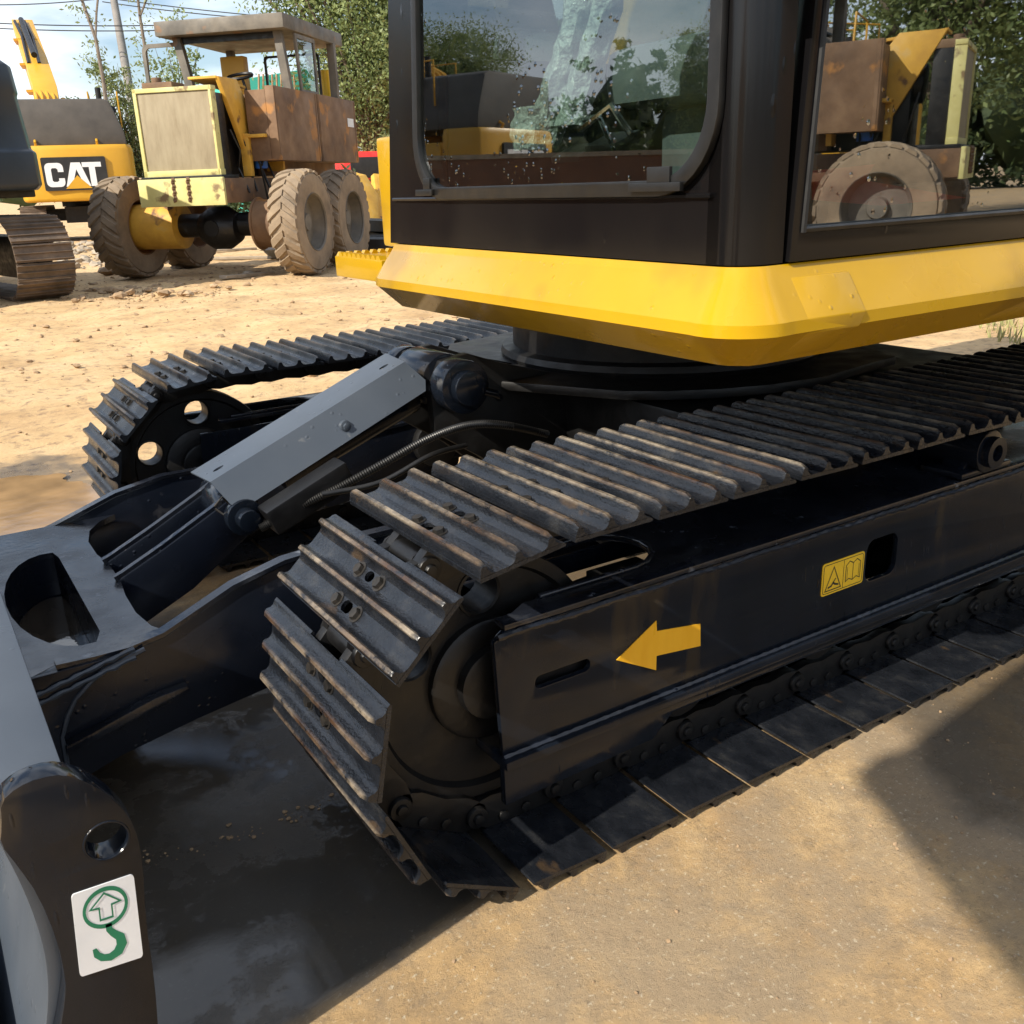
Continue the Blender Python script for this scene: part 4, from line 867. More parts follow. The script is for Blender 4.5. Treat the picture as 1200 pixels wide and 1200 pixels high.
    if logo:
        lp = MB(); lp.prism(rrect(-.80, .68, 1.24, 2.02, .04), lambda a, b, h: (a, h, b), yr-.060, yr+.03); lp = lp.build('logo_panel', M['interior'], cwo, loc=(0, 0, 0))
        Z0 = 1.33; H = .56; yl = yr-.0645
        def glyph(polys, name):
            mb = MB()
            for p in polys: mb.plate(p, [], lambda a, b, h: (a, yl+h, b), 0, .003)
            mb.build(name, M['white'], cwo, loc=(0, 0, 0), smooth=False)
        def arc(cx, cy, rx, ry, a0, a1, k=10): return [(cx+rx*math.cos(math.radians(a0+(a1-a0)*i/k)), cy+ry*math.sin(math.radians(a0+(a1-a0)*i/k))) for i in range(k+1)]
        # C
        xo = -.74; w_ = .42
        C = [(xo+w_, Z0+H*.62), (xo+w_, Z0+H*.82)]+arc(xo+w_-.11, Z0+H-.11, .11, .11, 0, 90, 4)+arc(xo+.11, Z0+H-.11, .11, .11, 90, 180, 4)+arc(xo+.11, Z0+.11, .11, .11, 180, 270, 4)+arc(xo+w_-.11, Z0+.11, .11, .11, 270, 360, 4)+[(xo+w_, Z0+H*.36), (xo+w_-.13, Z0+H*.36), (xo+w_-.13, Z0+.15), (xo+w_-.17, Z0+.12), (xo+.17, Z0+.12), (xo+.14, Z0+.15), (xo+.14, Z0+H-.15), (xo+.17, Z0+H-.12), (xo+w_-.17, Z0+H-.12), (xo+w_-.13, Z0+H-.15), (xo+w_-.13, Z0+H*.62)]
        glyph([C], 'letter')
        A_ = [(-.31, Z0), (-.13, Z0+H), (.08, Z0+H), (.26, Z0), (.12, Z0), (-.025, Z0+H*.72), (-.17, Z0)]
        glyph([A_], 'letter')
        T_ = [(.12, Z0+H), (.12, Z0+H*.80), (.27, Z0+H*.80), (.27, Z0), (.41, Z0), (.41, Z0+H*.80), (.56, Z0+H*.80), (.56, Z0+H)]
        glyph([T_], 'letter')
        tr = MB(); tr.plate([(-.33, Z0-.05), (-.025, Z0+.26), (.28, Z0-.05)], [], lambda a, b, h: (a, yl-.004+h, b), 0, .003); tr.build('logo_triangle', M['catyellow'], cwo, loc=(0, 0, 0), smooth=False)
    if boom:
        pts, hw, wx, ww = boom; mb = MB(); vs = []; P = [Vector(p) for p in pts]; n = len(P)
        for i, p in enumerate(P):
            d = (P[min(i+1, n-1)]-P[max(i-1, 0)]).normalized(); side = Vector((1, 0, 0)); nn = d.cross(side).normalized()
            for a, b in ((-1, -1), (1, -1), (1, 1), (-1, 1)): vs.append(p+side*ww*a+nn*hw[i]*b)
        mb.add(vs, [(0, 3, 2, 1), ((n-1)*4, (n-1)*4+1, (n-1)*4+2, (n-1)*4+3)]+[(i*4+k, i*4+(k+1) % 4, (i+1)*4+(k+1) % 4, (i+1)*4+k) for i in range(n-1) for k in range(4)])
        bo_ = mb.build('boom', M['catyellow'], t, .02, loc=(0, 0, 0))
        for off in (-.22, -.08, .06, .2):
            h = MB(); h.tube([p+Vector((off, -hw[i]*1.5-.10-.05*math.sin(i*2+off*9), .02)) for i, p in enumerate(P)], .035, 6); h.build('pipe', M['catyellow'], bo_, loc=(0, 0, 0))
        for off in (-.14, .13):
            h = MB(); h.tube([P[i]+Vector((off+.08*math.sin(i*3), -hw[i]*1.5-.2, .05)) for i in range(max(1, n-3), n)], .05, 6); h.build('hose', M['rubber'], bo_, loc=(0, 0, 0))
        if n > 3:
            sc_ = MB(); sc_.cyl(P[2]+Vector((.02, -hw[2]*1.5-.35, .25)), P[-1]+Vector((.0, -.45, .1)), .08, n=12); sc_.build('stick_cylinder', M['deep'], bo_, loc=(0, 0, 0))
            for q_ in (.3, .55, .8):
                cl_ = MB(); pp = P[0].lerp(P[-1], q_); cl_.box(pp.x-ww-.03, pp.x+ww+.03, pp.y-.85, pp.y+.1, pp.z-.03, pp.z+.03); cl_.build('pipe_clamp', M['catyellow'], bo_, loc=(0, 0, 0))
        cy = MB(); cy.cyl(P[0]+Vector((ww+.1, -.3, -.1)), P[1]+Vector((ww+.1, -.2, 0)), .08, n=12); cy.build('boom_cylinder', M['catyellow'], bo_, loc=(0, 0, 0))
    return t
black = bg_excavator('excavator', 'dark blue excavator at the left edge with a muddy track and no logo in view', (-.72, 12.2, 0), math.radians(11), 'bgnavy', 'bgnavy', top=2.42, zb=1.15, bw=1.45, yr=-1.85)
fa = math.radians(80.2-90-2)
cat_loc = at(97, 235, 24); cat_loc.z = 0; cat_loc += Vector((math.cos(fa+PI/2), math.sin(fa+PI/2), 0))*2.15
def to_local(p, loc, rz): return Matrix.Rotation(-rz, 3, 'Z') @ (p-loc)
bpts = [to_local(at(u, v, d), cat_loc, fa) for u, v, d in ((60, 150, 25.5), (56, 118, 26), (44, 80, 27.5), (33, 48, 29), (27, 30, 30))]
cat = bg_excavator('excavator', 'yellow excavator with a white three-letter logo on its black-panelled counterweight', tuple(cat_loc), fa, 'catyellow', 'darkgrey', tracksplit=False, logo=True,
                   boom=([tuple(p) for p in bpts], [.42, .40, .32, .24, .18], 0, .30), top=2.30, zb=.98, bw=1.36, yr=-2.15, hoodz=3.36, cutx=.98)
# yard neighbours out of frame (their reflections show in the cab glass)
for k, (lx, ly, rz_, lab) in enumerate(((14.2, -12.6, 60, 'yellow excavator parked behind the mirrored wheeled machine, right of the camera'), (-9.8, 18.8, -20, 'yellow excavator parked far left, mirrored in the cab front window'), (15.5, -13.5, 100, 'yellow excavator standing furthest right behind the first one'))):
    c = copy_tree(cat); c.location = (lx, ly, 0); c.rotation_euler = (0, 0, math.radians(rz_)); c['label'] = lab; c['group'] = 'yellow excavators parked round the yard'
cat['group'] = 'yellow excavators parked round the yard'
# unseen digger added behind the camera, bucket shaped to cast the round shadow
shadow_caster = thing('excavator', 'orange excavator added unseen behind the camera, raised bucket casts the round shadow', 'excavator', (-9.0, -2.9, 0), math.radians(-82))
c2 = MB(); c2.box(-1.3, 1.3, -1.8, 1.8, .9, 2.2); c2.box(-1.5, -.9, -2, 2, 0, .9); c2.box(.9, 1.5, -2, 2, 0, .9); c2.build('body', M['catyellow'], shadow_caster, .05, loc=(0, 0, 0))
def wl(p): return to_local(Vector(p), Vector((-9.0, -2.9, 0)), math.radians(-82))
c3 = MB(); c3.tube([wl(p) for p in ((-8.6, -2.8, 1.9), (-7.4, -2.6, 4.6), (-5.6, -2.3, 6.0), (-3.9, -2.0, 6.0))], [.3, .36, .3, .2], 4); c3.build('boom', M['catyellow'], shadow_caster, loc=(0, 0, 0))
c4 = MB(); c4.tube([wl(p) for p in ((-4.2, -2.05, 6.5), (-3.9, -2.0, 6.0), (-2.7, -1.65, 4.1))], [.12, .22, .15], 4); c4.build('stick', M['catyellow'], shadow_caster, loc=(0, 0, 0))
c5 = MB(); bc_ = Vector((-2.64, -1.42, 3.3)); ax = Vector((.5, 1, 0)).normalized(); fx = Vector((ax.y, -ax.x, 0))
prof_b = [(-.15, .75), (.25, .62), (.52, .3), (.6, -.1), (.45, -.45), (.1, -.68), (-.35, -.7), (-.35, -.62), (.05, -.58), (.35, -.4), (.5, -.1), (.43, .25), (.2, .5)]
for a, b in ((-.70, .62),):
    c5.prism(prof_b, lambda p, q, h: wl(bc_+fx*p+Vector((0, 0, q))+ax*h), a, b)
for a in (-.60, .57): c5.prism(prof_b[:7], lambda p, q, h: wl(bc_+fx*p+Vector((0, 0, q))+ax*h), a, a+.03)
c5.build('bucket', M['deep'], shadow_caster, loc=(0, 0, 0))

# ------------------------------------------------------------------ GRADER
GO = Vector((3.05, 12.19, 0)); gr = thing('wheeled_grader', 'rusty yellow four-wheeled machine with a bare radiator and open cab, standing beside the logo counterweight', 'grader', GO, math.radians(-44.5))
gp = lambda nm, mb, m, par=None, bev=0, **k: mb.build(nm, M[m], par or gr, bev, loc=(0, 0, 0), **k)
def wheel(x, y, r=.665, w_=.40, face=1):
    t = MB(); prof = [(-w_/2, .36), (-w_/2-.012, .45), (-w_/2, .585), (-w_/2+.05, r-.045), (0, r-.035), (w_/2-.05, r-.045), (w_/2, .585), (w_/2+.012, .45), (w_/2, .36)]
    t.lathe(prof, (x, y, r-.01), (1, 0, 0), 48)
    n = 24
    for k in range(n):
        for s in (-1, 1):
            a = 2*PI*(k+(.5 if s > 0 else 0))/n
            P = []
            for (dx, da, rr_, hw_) in ((.0, -.10, r-.008, .042), (s*w_*.28, .02, r-.004, .048), (s*w_*.49, .12, r-.022, .05)):
                aa = a+da; c = Vector((x+dx, y+rr_*math.cos(aa), r-.01+rr_*math.sin(aa))); tg = Vector((0, -math.sin(aa), math.cos(aa))); rd = Vector((0, math.cos(aa), math.sin(aa)))
                rd = rd; c = c-rd*.010; P += [c-tg*hw_*1.25-rd*.035, c+tg*hw_*1.25-rd*.035, c+tg*hw_*.95, c-tg*hw_*.95]
            t.add(P, [(0, 3, 2, 1), (8, 9, 10, 11)]+[(i*4+k2, i*4+(k2+1) % 4, (i+1)*4+(k2+1) % 4, (i+1)*4+k2) for i in range(2) for k2 in range(4)])
    w0 = gp('wheel', t, 'tyre')
    rm = MB(); rm.lathe([(w_/2-.01, .37), (w_/2-.03, .345), (w_/2-.10, .33), (w_/2-.16, .30), (w_/2-.16, .12), (w_/2-.10, .10), (w_/2-.10, 0)], (x, y, r-.01), (1, 0, 0), 40)
    rm.lathe([(-w_/2+.01, .37), (-w_/2+.10, .33), (-w_/2+.16, .12), (-w_/2+.16, 0)], (x, y, r-.01), (1, 0, 0), 40)
    rm.lathe([(w_/2-.012, .365), (w_/2+.008, .355), (w_/2-.01, .34)], (x, y, r-.01), (1, 0, 0), 40)
    gp('rim', rm, 'rust' if x < 0 else 'greysteel', w0)
    return w0
wheel(-1.10, 0); wheel(1.36, 0, w_=.37); wheel(1.36, 1.42, w_=.37); wheel(-1.10, 1.42)
g = MB(); g.box(-.95, -.30, -.02, .02, .6, .64); g.cyl((-1.0, 0, .655), (-.32, 0, .655), .29, n=28); gp('axle_drum', g, 'oldyellow', bev=.01)
g = MB(); g.cyl((.78, 0, .655), (1.10, 0, .655), .30, n=28); g.cyl((.77, 0, .655), (.80, 0, .655), .33, n=28); gp('axle_drum', g, 'rust', bev=.01)
g = MB(); g.cyl((-.32, 0, .655), (.80, 0, .655), .15, n=20); g.lathe([(-.3, .02), (-.25, .18), (-.1, .27), (.1, .27), (.25, .18), (.3, .02)], (.25, -.05, .62), (1, 0, 0), 24); g.cyl((.25, -.33, .62), (.25, .9, .70), .10, n=16); gp('differential', g, 'deep')
g = MB(); g.box(-.45, .70, -.72, -.67, .91, 1.235); gp('bumper', g, 'paleyellow', bev=.008)
g = MB(); g.box(.64, .70, -.67, 1.2, .93, 1.22); g.box(-.45, -.39, -.67, 1.2, .93, 1.22); g.box(-.39, .64, -.60, -.5, .93, 1.2); g.box(-.39, .64, .6, 1.2, .95, 1.2); gp('chassis_rail', g, 'rust', bev=.006)
for x in (.02, .22):
    g = MB()
    for k in range(4): g.cyl((x, -.735, .98+k*.07), (x+.02, -.71, .98+k*.07), .022, n=8); g.cyl((x+.0, -.725, 1.01+k*.07), (x+.03, -.71, 1.01+k*.07), .03, n=5)
    gp('weld_scars', g, 'rust', kind='stuff')
g = MB(); g.box(-.36, .60, -.60, -.56, 1.30, 2.24); g0 = gp('radiator', g, 'radiator', bev=.004)
g = MB()
for (a, b, c, d) in ((-.40, .64, 2.22, 2.27), (-.40, .64, 1.26, 1.33), (-.40, -.355, 1.26, 2.27), (.60, .63, 1.26, 2.27)): g.box(a, b, -.62, -.50, c, d)
gp('radiator_frame', g, 'paleyellow', g0, .004)
g = MB(); g.box(-.36, .62, -.50, -.30, 1.22, 2.20); gp('radiator_shroud', g, 'deep', g0, .01)
g = MB(); g.box(-.42, .66, -.66, -.2, 1.215, 1.262); gp('radiator_bracket', g, 'deep', g0, .004)
g = MB(); g.box(-.30, .10, -.55, -.25, 2.25, 2.34); g.cyl((-.15, -.45, 2.30), (-.15, -.45, 2.40), .06, n=16); gp('header_tank', g, 'rust', bev=.01)
# sloping yellow side cowls
g = MB(); g.prism([(-.42, 2.38), (.05, 2.38), (.40, 1.95), (.40, 1.52), (.08, 1.52)], lambda a, b, h: (h, a, b), .60, .66); gp('side_cowl', g, 'oldyellow', bev=.006)
g = MB(); g.prism([(-.42, 2.36), (.35, 2.30), (.35, 2.33), (-.42, 2.39)], lambda a, b, h: (h, a, b), .25, .62); gp('top_cowl', g, 'oldyellow', bev=.004)
g = MB(); g.box(-.20, .50, -.1, .7, 1.25, 2.15); g.cyl((.2, -.2, 1.9), (.2, .7, 1.95), .2, n=18); g.cyl((.50, .2, 1.62), (.66, .3, 1.62), .09, n=12); gp('engine', g, 'deep', bev=.03)
g = MB(); g.cyl((.62, .42, 2.05), (.88, .42, 2.05), .20, n=24); gp('air_cleaner', g, 'deep', bev=.02)
g = MB(); g.cyl((.74, .30, 1.33), (.74, .30, 1.62), .085, n=18); gp('oil_filter', g, 'blue', bev=.012)
g = MB(); g.box(.66, .90, .62, .68, 1.30, 2.28); g.box(.60, .72, .05, .12, 1.24, 1.75); g.box(.60, .95, .05, .68, 1.70, 1.74); gp('yellow_bracket', g, 'oldyellow', bev=.006)
for k in range(7):
    g = MB(); r0 = random.Random(k); p0 = Vector((.55+r0.random()*.25, -.25+r0.random()*.5, 1.95-r0.random()*.4)); P = [p0, p0+Vector((.08, .05, -.25)), p0+Vector((-.02+.1*r0.random(), .12, -.45)), p0+Vector((.12, .1, -.75))]
    g.tube(P, .014, 6); gp('hose', g, 'rubber')
# side boxes
for (y0, y1, m_) in ((.12, 1.50, 'rust'), (1.53, 3.0, 'rust')):
    g = MB(); g.box(.98, 1.10, y0, y1, 1.42, 2.30); g1 = gp('side_tank', g, m_, bev=.008)
    
    for ya_ in (y0+.02, y1-.06): h = MB(); h.box(1.10, 1.106, ya_, ya_+.04, 1.44, 2.28); gp('tank_edge', h, 'rust', g1)
g = MB(); g.box(.70, .98, .12, 3.0, 1.42, 2.26); g.box(-.7, .7, .7, 3.0, 1.25, 1.6); gp('tank_body', g, 'rust', bev=.01)
g = MB(); g.box(1.105, 1.112, 2.62, 2.86, 1.92, 2.04); gp('side_plate', g, 'white')
g = MB(); g.cyl((.85, 2.55, 2.28), (.85, 2.55, 2.70), .075, n=14); gp('exhaust_stub', g, 'decyel')
# cab
CX0, CX1, CY0, CY1, CZ0, CZ1 = -.58, .98, .85, 2.35, 2.27, 3.02
g = MB(); g.prism([(-.74, 3.02), (1.08, 3.02), (1.08, 3.20), (-.74, 3.20)], lambda a, b, h: (a, h, b), .68, 2.75); gp('cab_roof', g, 'greysteel', bev=.02)
for (xb, xt, y) in ((CX0+.12, CX0-.02, CY0), (CX1-.06, CX1-.14, CY0), (CX0, CX0-.02, CY1), (CX1, CX1, CY1)):
    g = MB(); n = 4; g.add([(xb, y, 2.25), (xb+.11, y, 2.25), (xb+.11, y+.09, 2.25), (xb, y+.09, 2.25), (xt, y, 3.03), (xt+.11, y, 3.03), (xt+.11, y+.09, 3.03), (xt, y+.09, 3.03)], [(0, 3, 2, 1), (4, 5, 6, 7), (0, 1, 5, 4), (1, 2, 6, 5), (2, 3, 7, 6), (3, 0, 4, 7)]); gp('cab_post', g, 'greysteel', bev=.008)
g = MB(); g.box(CX0, CX1, CY0, CY0+.07, 2.20, 2.28); g.box(CX0, CX1, CY1, CY1+.07, 2.2, 2.30); g.box(CX0, CX1, CY0, CY1, 2.18, 2.22); gp('cab_sill', g, 'rust', bev=.006)
g = MB(); g.plate([(CY0+.25, 2.28), (CY0+.85, 2.28), (CY0+.85, 3.0), (CY0+.18, 3.0)], [[(CY0+.30, 2.33), (CY0+.80, 2.33), (CY0+.80, 2.95), (CY0+.24, 2.95)]], YZ(CX1+.06), 0, .03); g2 = gp('door_frame', g, 'greysteel')
g = MB(); g.plate([(CY0+.30, 2.33), (CY0+.80, 2.33), (CY0+.80, 2.95), (CY0+.24, 2.95)], [], YZ(CX1+.07), 0, .006); gp('pane', g, 'bgglass', g2)
g = MB(); g.plate(rrect(-.02, .84, 2.30, 2.92, .05), [rrect(.01, .81, 2.33, 2.89, .04)], XZ(CY1+.02), 0, .03); gp('rear_window_frame', g, 'deep')
g = MB(); g.plate(rrect(-1.12, -.50, 2.38, 2.98, .09), [rrect(-1.07, -.55, 2.43, 2.93, .07)], XZ(CY0+.1), 0, .03); gp('open_window_frame', g, 'greysteel')
g = MB(); g.box(-.25, .10, 1.45, 1.6, 2.25, 2.83); g.box(-.4, .0, 1.4, 1.8, 2.0, 2.35); gp('cab_seat_frame', g, 'catyellow', bev=.02)
g = MB(); g.box(-.56, .9, .9, .96, 2.94, 3.02); g.cyl((.3, 1.1, 2.2), (.25, 1.05, 2.5), .02, n=8); g.lathe([(0, .17), (.02, .18), (.04, .17), (.02, .16)], (.25, 1.0, 2.5), (0, -.3, 1), 20, True); gp('steering_column', g, 'deep')

TREE_COPIES = []
g_c = copy_tree(gr); g_c.location = (9.4, -6.5, 0); g_c.rotation_euler = (0, 0, math.radians(152)); g_c['label'] = 'rusty yellow wheeled machine to the right of the camera, mirrored in the cab door glass'
# ------------------------------------------------------------------ YARD CLUTTER
def lump(mb, c, r, seed, flat=.6, n=1):
    c = Vector(c); t = (1+5**.5)/2
    V = [Vector(p).normalized() for p in ((-1, t, 0), (1, t, 0), (-1, -t, 0), (1, -t, 0), (0, -1, t), (0, 1, t), (0, -1, -t), (0, 1, -t), (t, 0, -1), (t, 0, 1), (-t, 0, -1), (-t, 0, 1))]
    F = ((0, 11, 5), (0, 5, 1), (0, 1, 7), (0, 7, 10), (0, 10, 11), (1, 5, 9), (5, 11, 4), (11, 10, 2), (10, 7, 6), (7, 1, 8), (3, 9, 4), (3, 4, 2), (3, 2, 6), (3, 6, 8), (3, 8, 9), (4, 9, 5), (2, 4, 11), (6, 2, 10), (8, 6, 7), (9, 8, 1))
    rr_ = random.Random(seed); q = [rr_.uniform(.65, 1.25) for _ in V]; a = rr_.uniform(0, 6.28); sx, sy = rr_.uniform(.7, 1.3), rr_.uniform(.7, 1.3)
    mb.add([c+Vector(((v.x*math.cos(a)-v.y*math.sin(a))*sx, (v.x*math.sin(a)+v.y*math.cos(a))*sy, v.z*flat))*r*k for v, k in zip(V, q)], F)
def gh(x, y):
    a = min(max((y-2.6)/1.6, 0), 1)
    return a*(.050*noise.noise(Vector((x*.55, y*.55, 3)))+.030*noise.noise(Vector((x*2.1, y*2.1, 7)))+.030*abs(noise.noise(Vector((x*5.5, y*5.5, 1)))))
rk = MB(); R2 = random.Random(5)
for k in range(2600):
    x = R2.uniform(-1, 9); y = 2.9+10.5*R2.random()**.8
    if x < -.2+(y-2.9)*.05-.6: continue
    if noise.noise(Vector((x*.8, y*.8, 20))) < R2.uniform(-.45, .15): continue
    r = .006+.030*R2.random()**4.5
    lump(rk, (x, y, gh(x, y)+r*.25), r, k, .6)
tag(rk.build('dirt_clods', M['stone'], smooth=False), 'small clods and stones scattered on the tan dirt', kind='stuff')
rk = MB()
for k in range(700):
    x = R2.uniform(-.45, 1.9); y = R2.uniform(-.95, -.01); r = .001+.0035*R2.random()**4
    lump(rk, (x, y, r*.3), r, k+999, .6)
for k in range(60):
    t_ = R2.random(); x = -.51+t_*.36+R2.gauss(0, .012); y = .45-.035*math.sin(t_*3)+R2.gauss(0, .010); r = .001+.005*R2.random()**3
    lump(rk, (x, y, r*.3), r, k+1999, .55)
tag(rk.build('gravel', M['stone'], smooth=False), 'fine grit on the concrete in front of the near track', kind='stuff')
rk = MB()
for k in range(420):
    u = R2.gauss(.9, 1.2); x = .9+u*.6; y = 11.3-u*.25+R2.gauss(0, .55); r = .012+.07*R2.random()**4
    lump(rk, (x, y, r*.3), r, k+5000, .55)
tag(rk.build('rubble', M['stone'], smooth=False), 'broken rubble and mud clods between the muddy track and the big tyre', kind='stuff')
rk = MB()
for k in range(420):
    p = at(R2.uniform(70, 210), 300, R2.uniform(15, 24)); r = .02+.13*R2.random()**3
    lump(rk, (p.x, p.y, r*.3), r, k+7000, .6)
tag(rk.build('pale_rubble', M['concrete'], smooth=False), 'pale rubble heap behind the muddy track', kind='stuff')
def gpt(u, v):
    r = CR @ Vector(((u-600)/1120.05, -(v-600)/1120.05, -1)); t = -CAMP.z/r.z; p = CAMP+r*t; return Vector((p.x, p.y, gh(p.x, p.y)))
def one(name, mb, m, label, cat, bev=0, group=None, **k): return tag(mb.build(name, M[m], None, bev, **k), label, cat, group)
for k, (u, v, r, m, lab, nm, ct) in enumerate(((291, 324, .085, 'concrete', 'small pale concrete lump on the dirt in front of the grader', 'concrete_lump', 'rubble'), (128, 322, .14, 'stone', 'dark stone by the left tyre of the grader', 'stone', 'stone'),
        (209, 316, .10, 'concrete', 'grey stone just right of the left grader tyre', 'stone', 'stone'))):
    p = gpt(u, v); mb = MB(); lump(mb, p+Vector((0, 0, r*.4)), r, 60+k, .6); one(nm, mb, m, lab, ct, .006, smooth=False)
sk_ = MB(); p = gpt(296, 312); p += Vector((1.0, 1.2, 0))
vs_ = []
for i in range(14):
    for j in range(10):
        th = PI*i/13; ph = 2*PI*j/10; rr_ = .26*(1+.35*noise.noise(Vector((i*.5, j*.7, 3)))); vs_.append((p.x+rr_*1.5*math.cos(th), p.y+rr_*math.sin(th)*math.cos(ph), max(.0, p.z+.15+rr_*.8*math.sin(th)*math.sin(ph))))
sk_.add(vs_, [(i*10+j, i*10+(j+1) % 10, (i+1)*10+(j+1) % 10, (i+1)*10+j) for i in range(13) for j in range(10)]); one('sack', sk_, 'sack', 'crumpled whitish sack lying under the grader', 'sack')
for k, (u0, v0, u1, v1, lab) in enumerate(((228, 306, 330, 302, 'long grey plank on the ground under the grader'), (262, 331, 318, 322, 'thin board lying on the dirt in front of the grader'), (245, 296, 300, 292, 'short pale timber behind the grader axle'))):
    a, b = gpt(u0, v0), gpt(u1, v1); d = (b-a); mb = MB(); n_ = Vector((-d.y, d.x, 0)).normalized(); mb.obox((a+b)/2+Vector((0, 0, .03)), d/2, n_*.06, (0, 0, .02)); one('plank', mb, 'concrete', lab, 'plank', .004, 'planks lying round the grader')
# scrap behind the grader
for k, (u, v, d, z, tilt, lab) in enumerate(((428, 262, 17, .14, 0, 'dark tyre lowest in the stack behind the grader wheels'), (429, 250, 17.1, .40, .08, 'dark tyre topmost in the stack behind the grader wheels'), (448, 268, 16, .14, .05, 'black tyre lying beside the stack near the cab'))):
    p = at(u, v, d); mb = MB(); mb.lathe([(-.12, .30), (-.13, .44), (-.09, .52), (.09, .52), (.13, .44), (.12, .30)], (p.x, p.y, z), (tilt, 0, 1), 32, True); one('tyre', mb, 'rubber', lab, 'tyre', 0, 'scrap tyres behind the grader')
mb = MB(); mb.tube([at(408, 205, 18.5), at(418, 212, 18.5), at(428, 232, 18.5), at(432, 262, 18.3), at(428, 285, 18.2)], [.10, .22, .26, .2, .12], 4); mb.tube([at(440, 205, 19), at(445, 240, 19), at(436, 275, 18.6)], [.1, .16, .1], 4); one('scrap_arm', mb, 'oldyellow', 'curved faded yellow loader arm in the scrap pile behind the grader', 'scrap arm', .01)
p = at(440, 222, 27); mb = MB(); mb.box(p.x-.9, p.x+1.4, p.y, p.y+2.4, .5, 2.0); tr_ = thing('red_truck', 'red truck cab far behind the scrap pile, partly hidden', 'truck', (p.x, p.y, 0)); o = mb.build('body', M['red'], tr_, .12, loc=(-p.x, -p.y, 0))
mb = MB(); mb.box(p.x-.7, p.x+1.2, p.y-.02, p.y+.02, 1.3, 1.85); mb.build('windscreen', M['interior'], tr_, .02, loc=(-p.x, -p.y, 0)); mb = MB(); mb.box(p.x-.9, p.x+1.4, p.y-.1, p.y+.1, .45, .75); mb.build('bumper', M['white'], tr_, .02, loc=(-p.x, -p.y, 0))
for q in (-.7, 1.2):
    mb = MB(); mb.cyl((p.x+q-.15, p.y+.5, .45), (p.x+q+.15, p.y+.5, .45), .45, n=24); mb.build('wheel', M['rubber'], tr_, .04, loc=(-p.x, -p.y, 0))
# teal shed and brown wall
p = at(318, 90, 30); mb = MB(); mb.prism([(-1.2, 0), (1.9, 0), (1.9, 3.4), (1.2, 4.7), (-1.2, 4.3)], lambda a, b, h: (p.x+a, p.y+h, b), 0, 3.5); sh = one('shed', mb, 'teal', 'teal sheet-metal shed seen through the grader cab', 'shed', .02)
mb = MB(); q = at(290, 95, 27)
for k in range(9): mb.tube([(q.x+k*.16, q.y, 1.2), (q.x+.35+k*.13, q.y, 4.2)], .03, 5)
one('timber_stack', mb, 'stone', 'leaning brown poles stacked in front of the teal shed', 'poles', kind=None) if False else tag(mb.build('timber_stack', M['stone']), 'leaning brown poles stacked in front of the teal shed', 'poles')
for k, (x, y, sc, lab) in enumerate(((20, -13.5, 1.25, 'tall leafy tree right of the yard, mirrored behind the yellow excavators'), (25, -10, 1.35, 'tall leafy tree furthest right of the yard, mirrored in the door glass'), (-16, 30, .72, 'leafy tree far left of the yard, mirrored in the cab front window'), (-24, 24, .68, 'leafy tree beside the brown wall, mirrored in the cab front window'))):
    TREE_COPIES.append((x, y, sc, lab))
wall = thing('yard_wall', 'long brown sheet wall far left, mirrored in the cab front window', 'wall', (-11, 12, 0), math.radians(42))
mb = MB(); mb.box(-14, 11, 0, .15, 0, 1.62); mb.build('sheet', M['brick'], wall, loc=(0, 0, 0)); mb = MB(); mb.box(-14, 11, -.03, .18, 1.622, 1.70); mb.build('coping', M['concrete'], wall, loc=(0, 0, 0))

# ------------------------------------------------------------------ TREES, POLES, WIRES
def leaves(name, clusters, nleaf, size, m, parent=None, seed=1, clump=.33, kind=None):
    """clusters: (centre, radii); leaves gathered in clumps spread through the volume"""
    rg = np.random.default_rng(seed); C_ = []; tot = sum(r[0]*r[1]*r[2] for c, r in clusters)
    for c, r in clusters:
        k = int(nleaf*(r[0]*r[1]*r[2])/tot); nc = max(6, k//38)
        d = rg.normal(size=(nc, 3)); d /= np.linalg.norm(d, axis=1)[:, None]; rad = rg.random(nc)**.45
        cc = np.array(c)+d*rad[:, None]*np.array(r); cs = clump*min(r)*rg.uniform(.35, 1.0, nc)
        idx = rg.integers(0, nc, k); C_.append(cc[idx]+rg.normal(size=(k, 3))*cs[idx][:, None]*np.array([1, 1, .6]))
    P = np.concatenate(C_); n = len(P); a = rg.normal(size=(n, 3)); a /= np.linalg.norm(a, axis=1)[:, None]; b = rg.normal(size=(n, 3)); b = np.cross(a, b); b /= np.linalg.norm(b, axis=1)[:, None]
    s = size*rg.uniform(.55, 1.25, n)[:, None]; v = np.stack([P-a*s, P+b*s*.42, P+a*s, P-b*s*.42], axis=1).reshape(-1, 3)
    me = bpy.data.meshes.new(name); me.vertices.add(n*4); me.vertices.foreach_set('co', v.ravel()); me.loops.add(n*4); me.loops.foreach_set('vertex_index', np.arange(n*4)); me.polygons.add(n); me.polygons.foreach_set('loop_start', np.arange(0, n*4, 4)); me.update(calc_edges=True)
    me.materials.append(M[m]); o = bpy.data.objects.new(name, me); COL.objects.link(o); o.parent = parent
    if kind: o['kind'] = kind
    return o
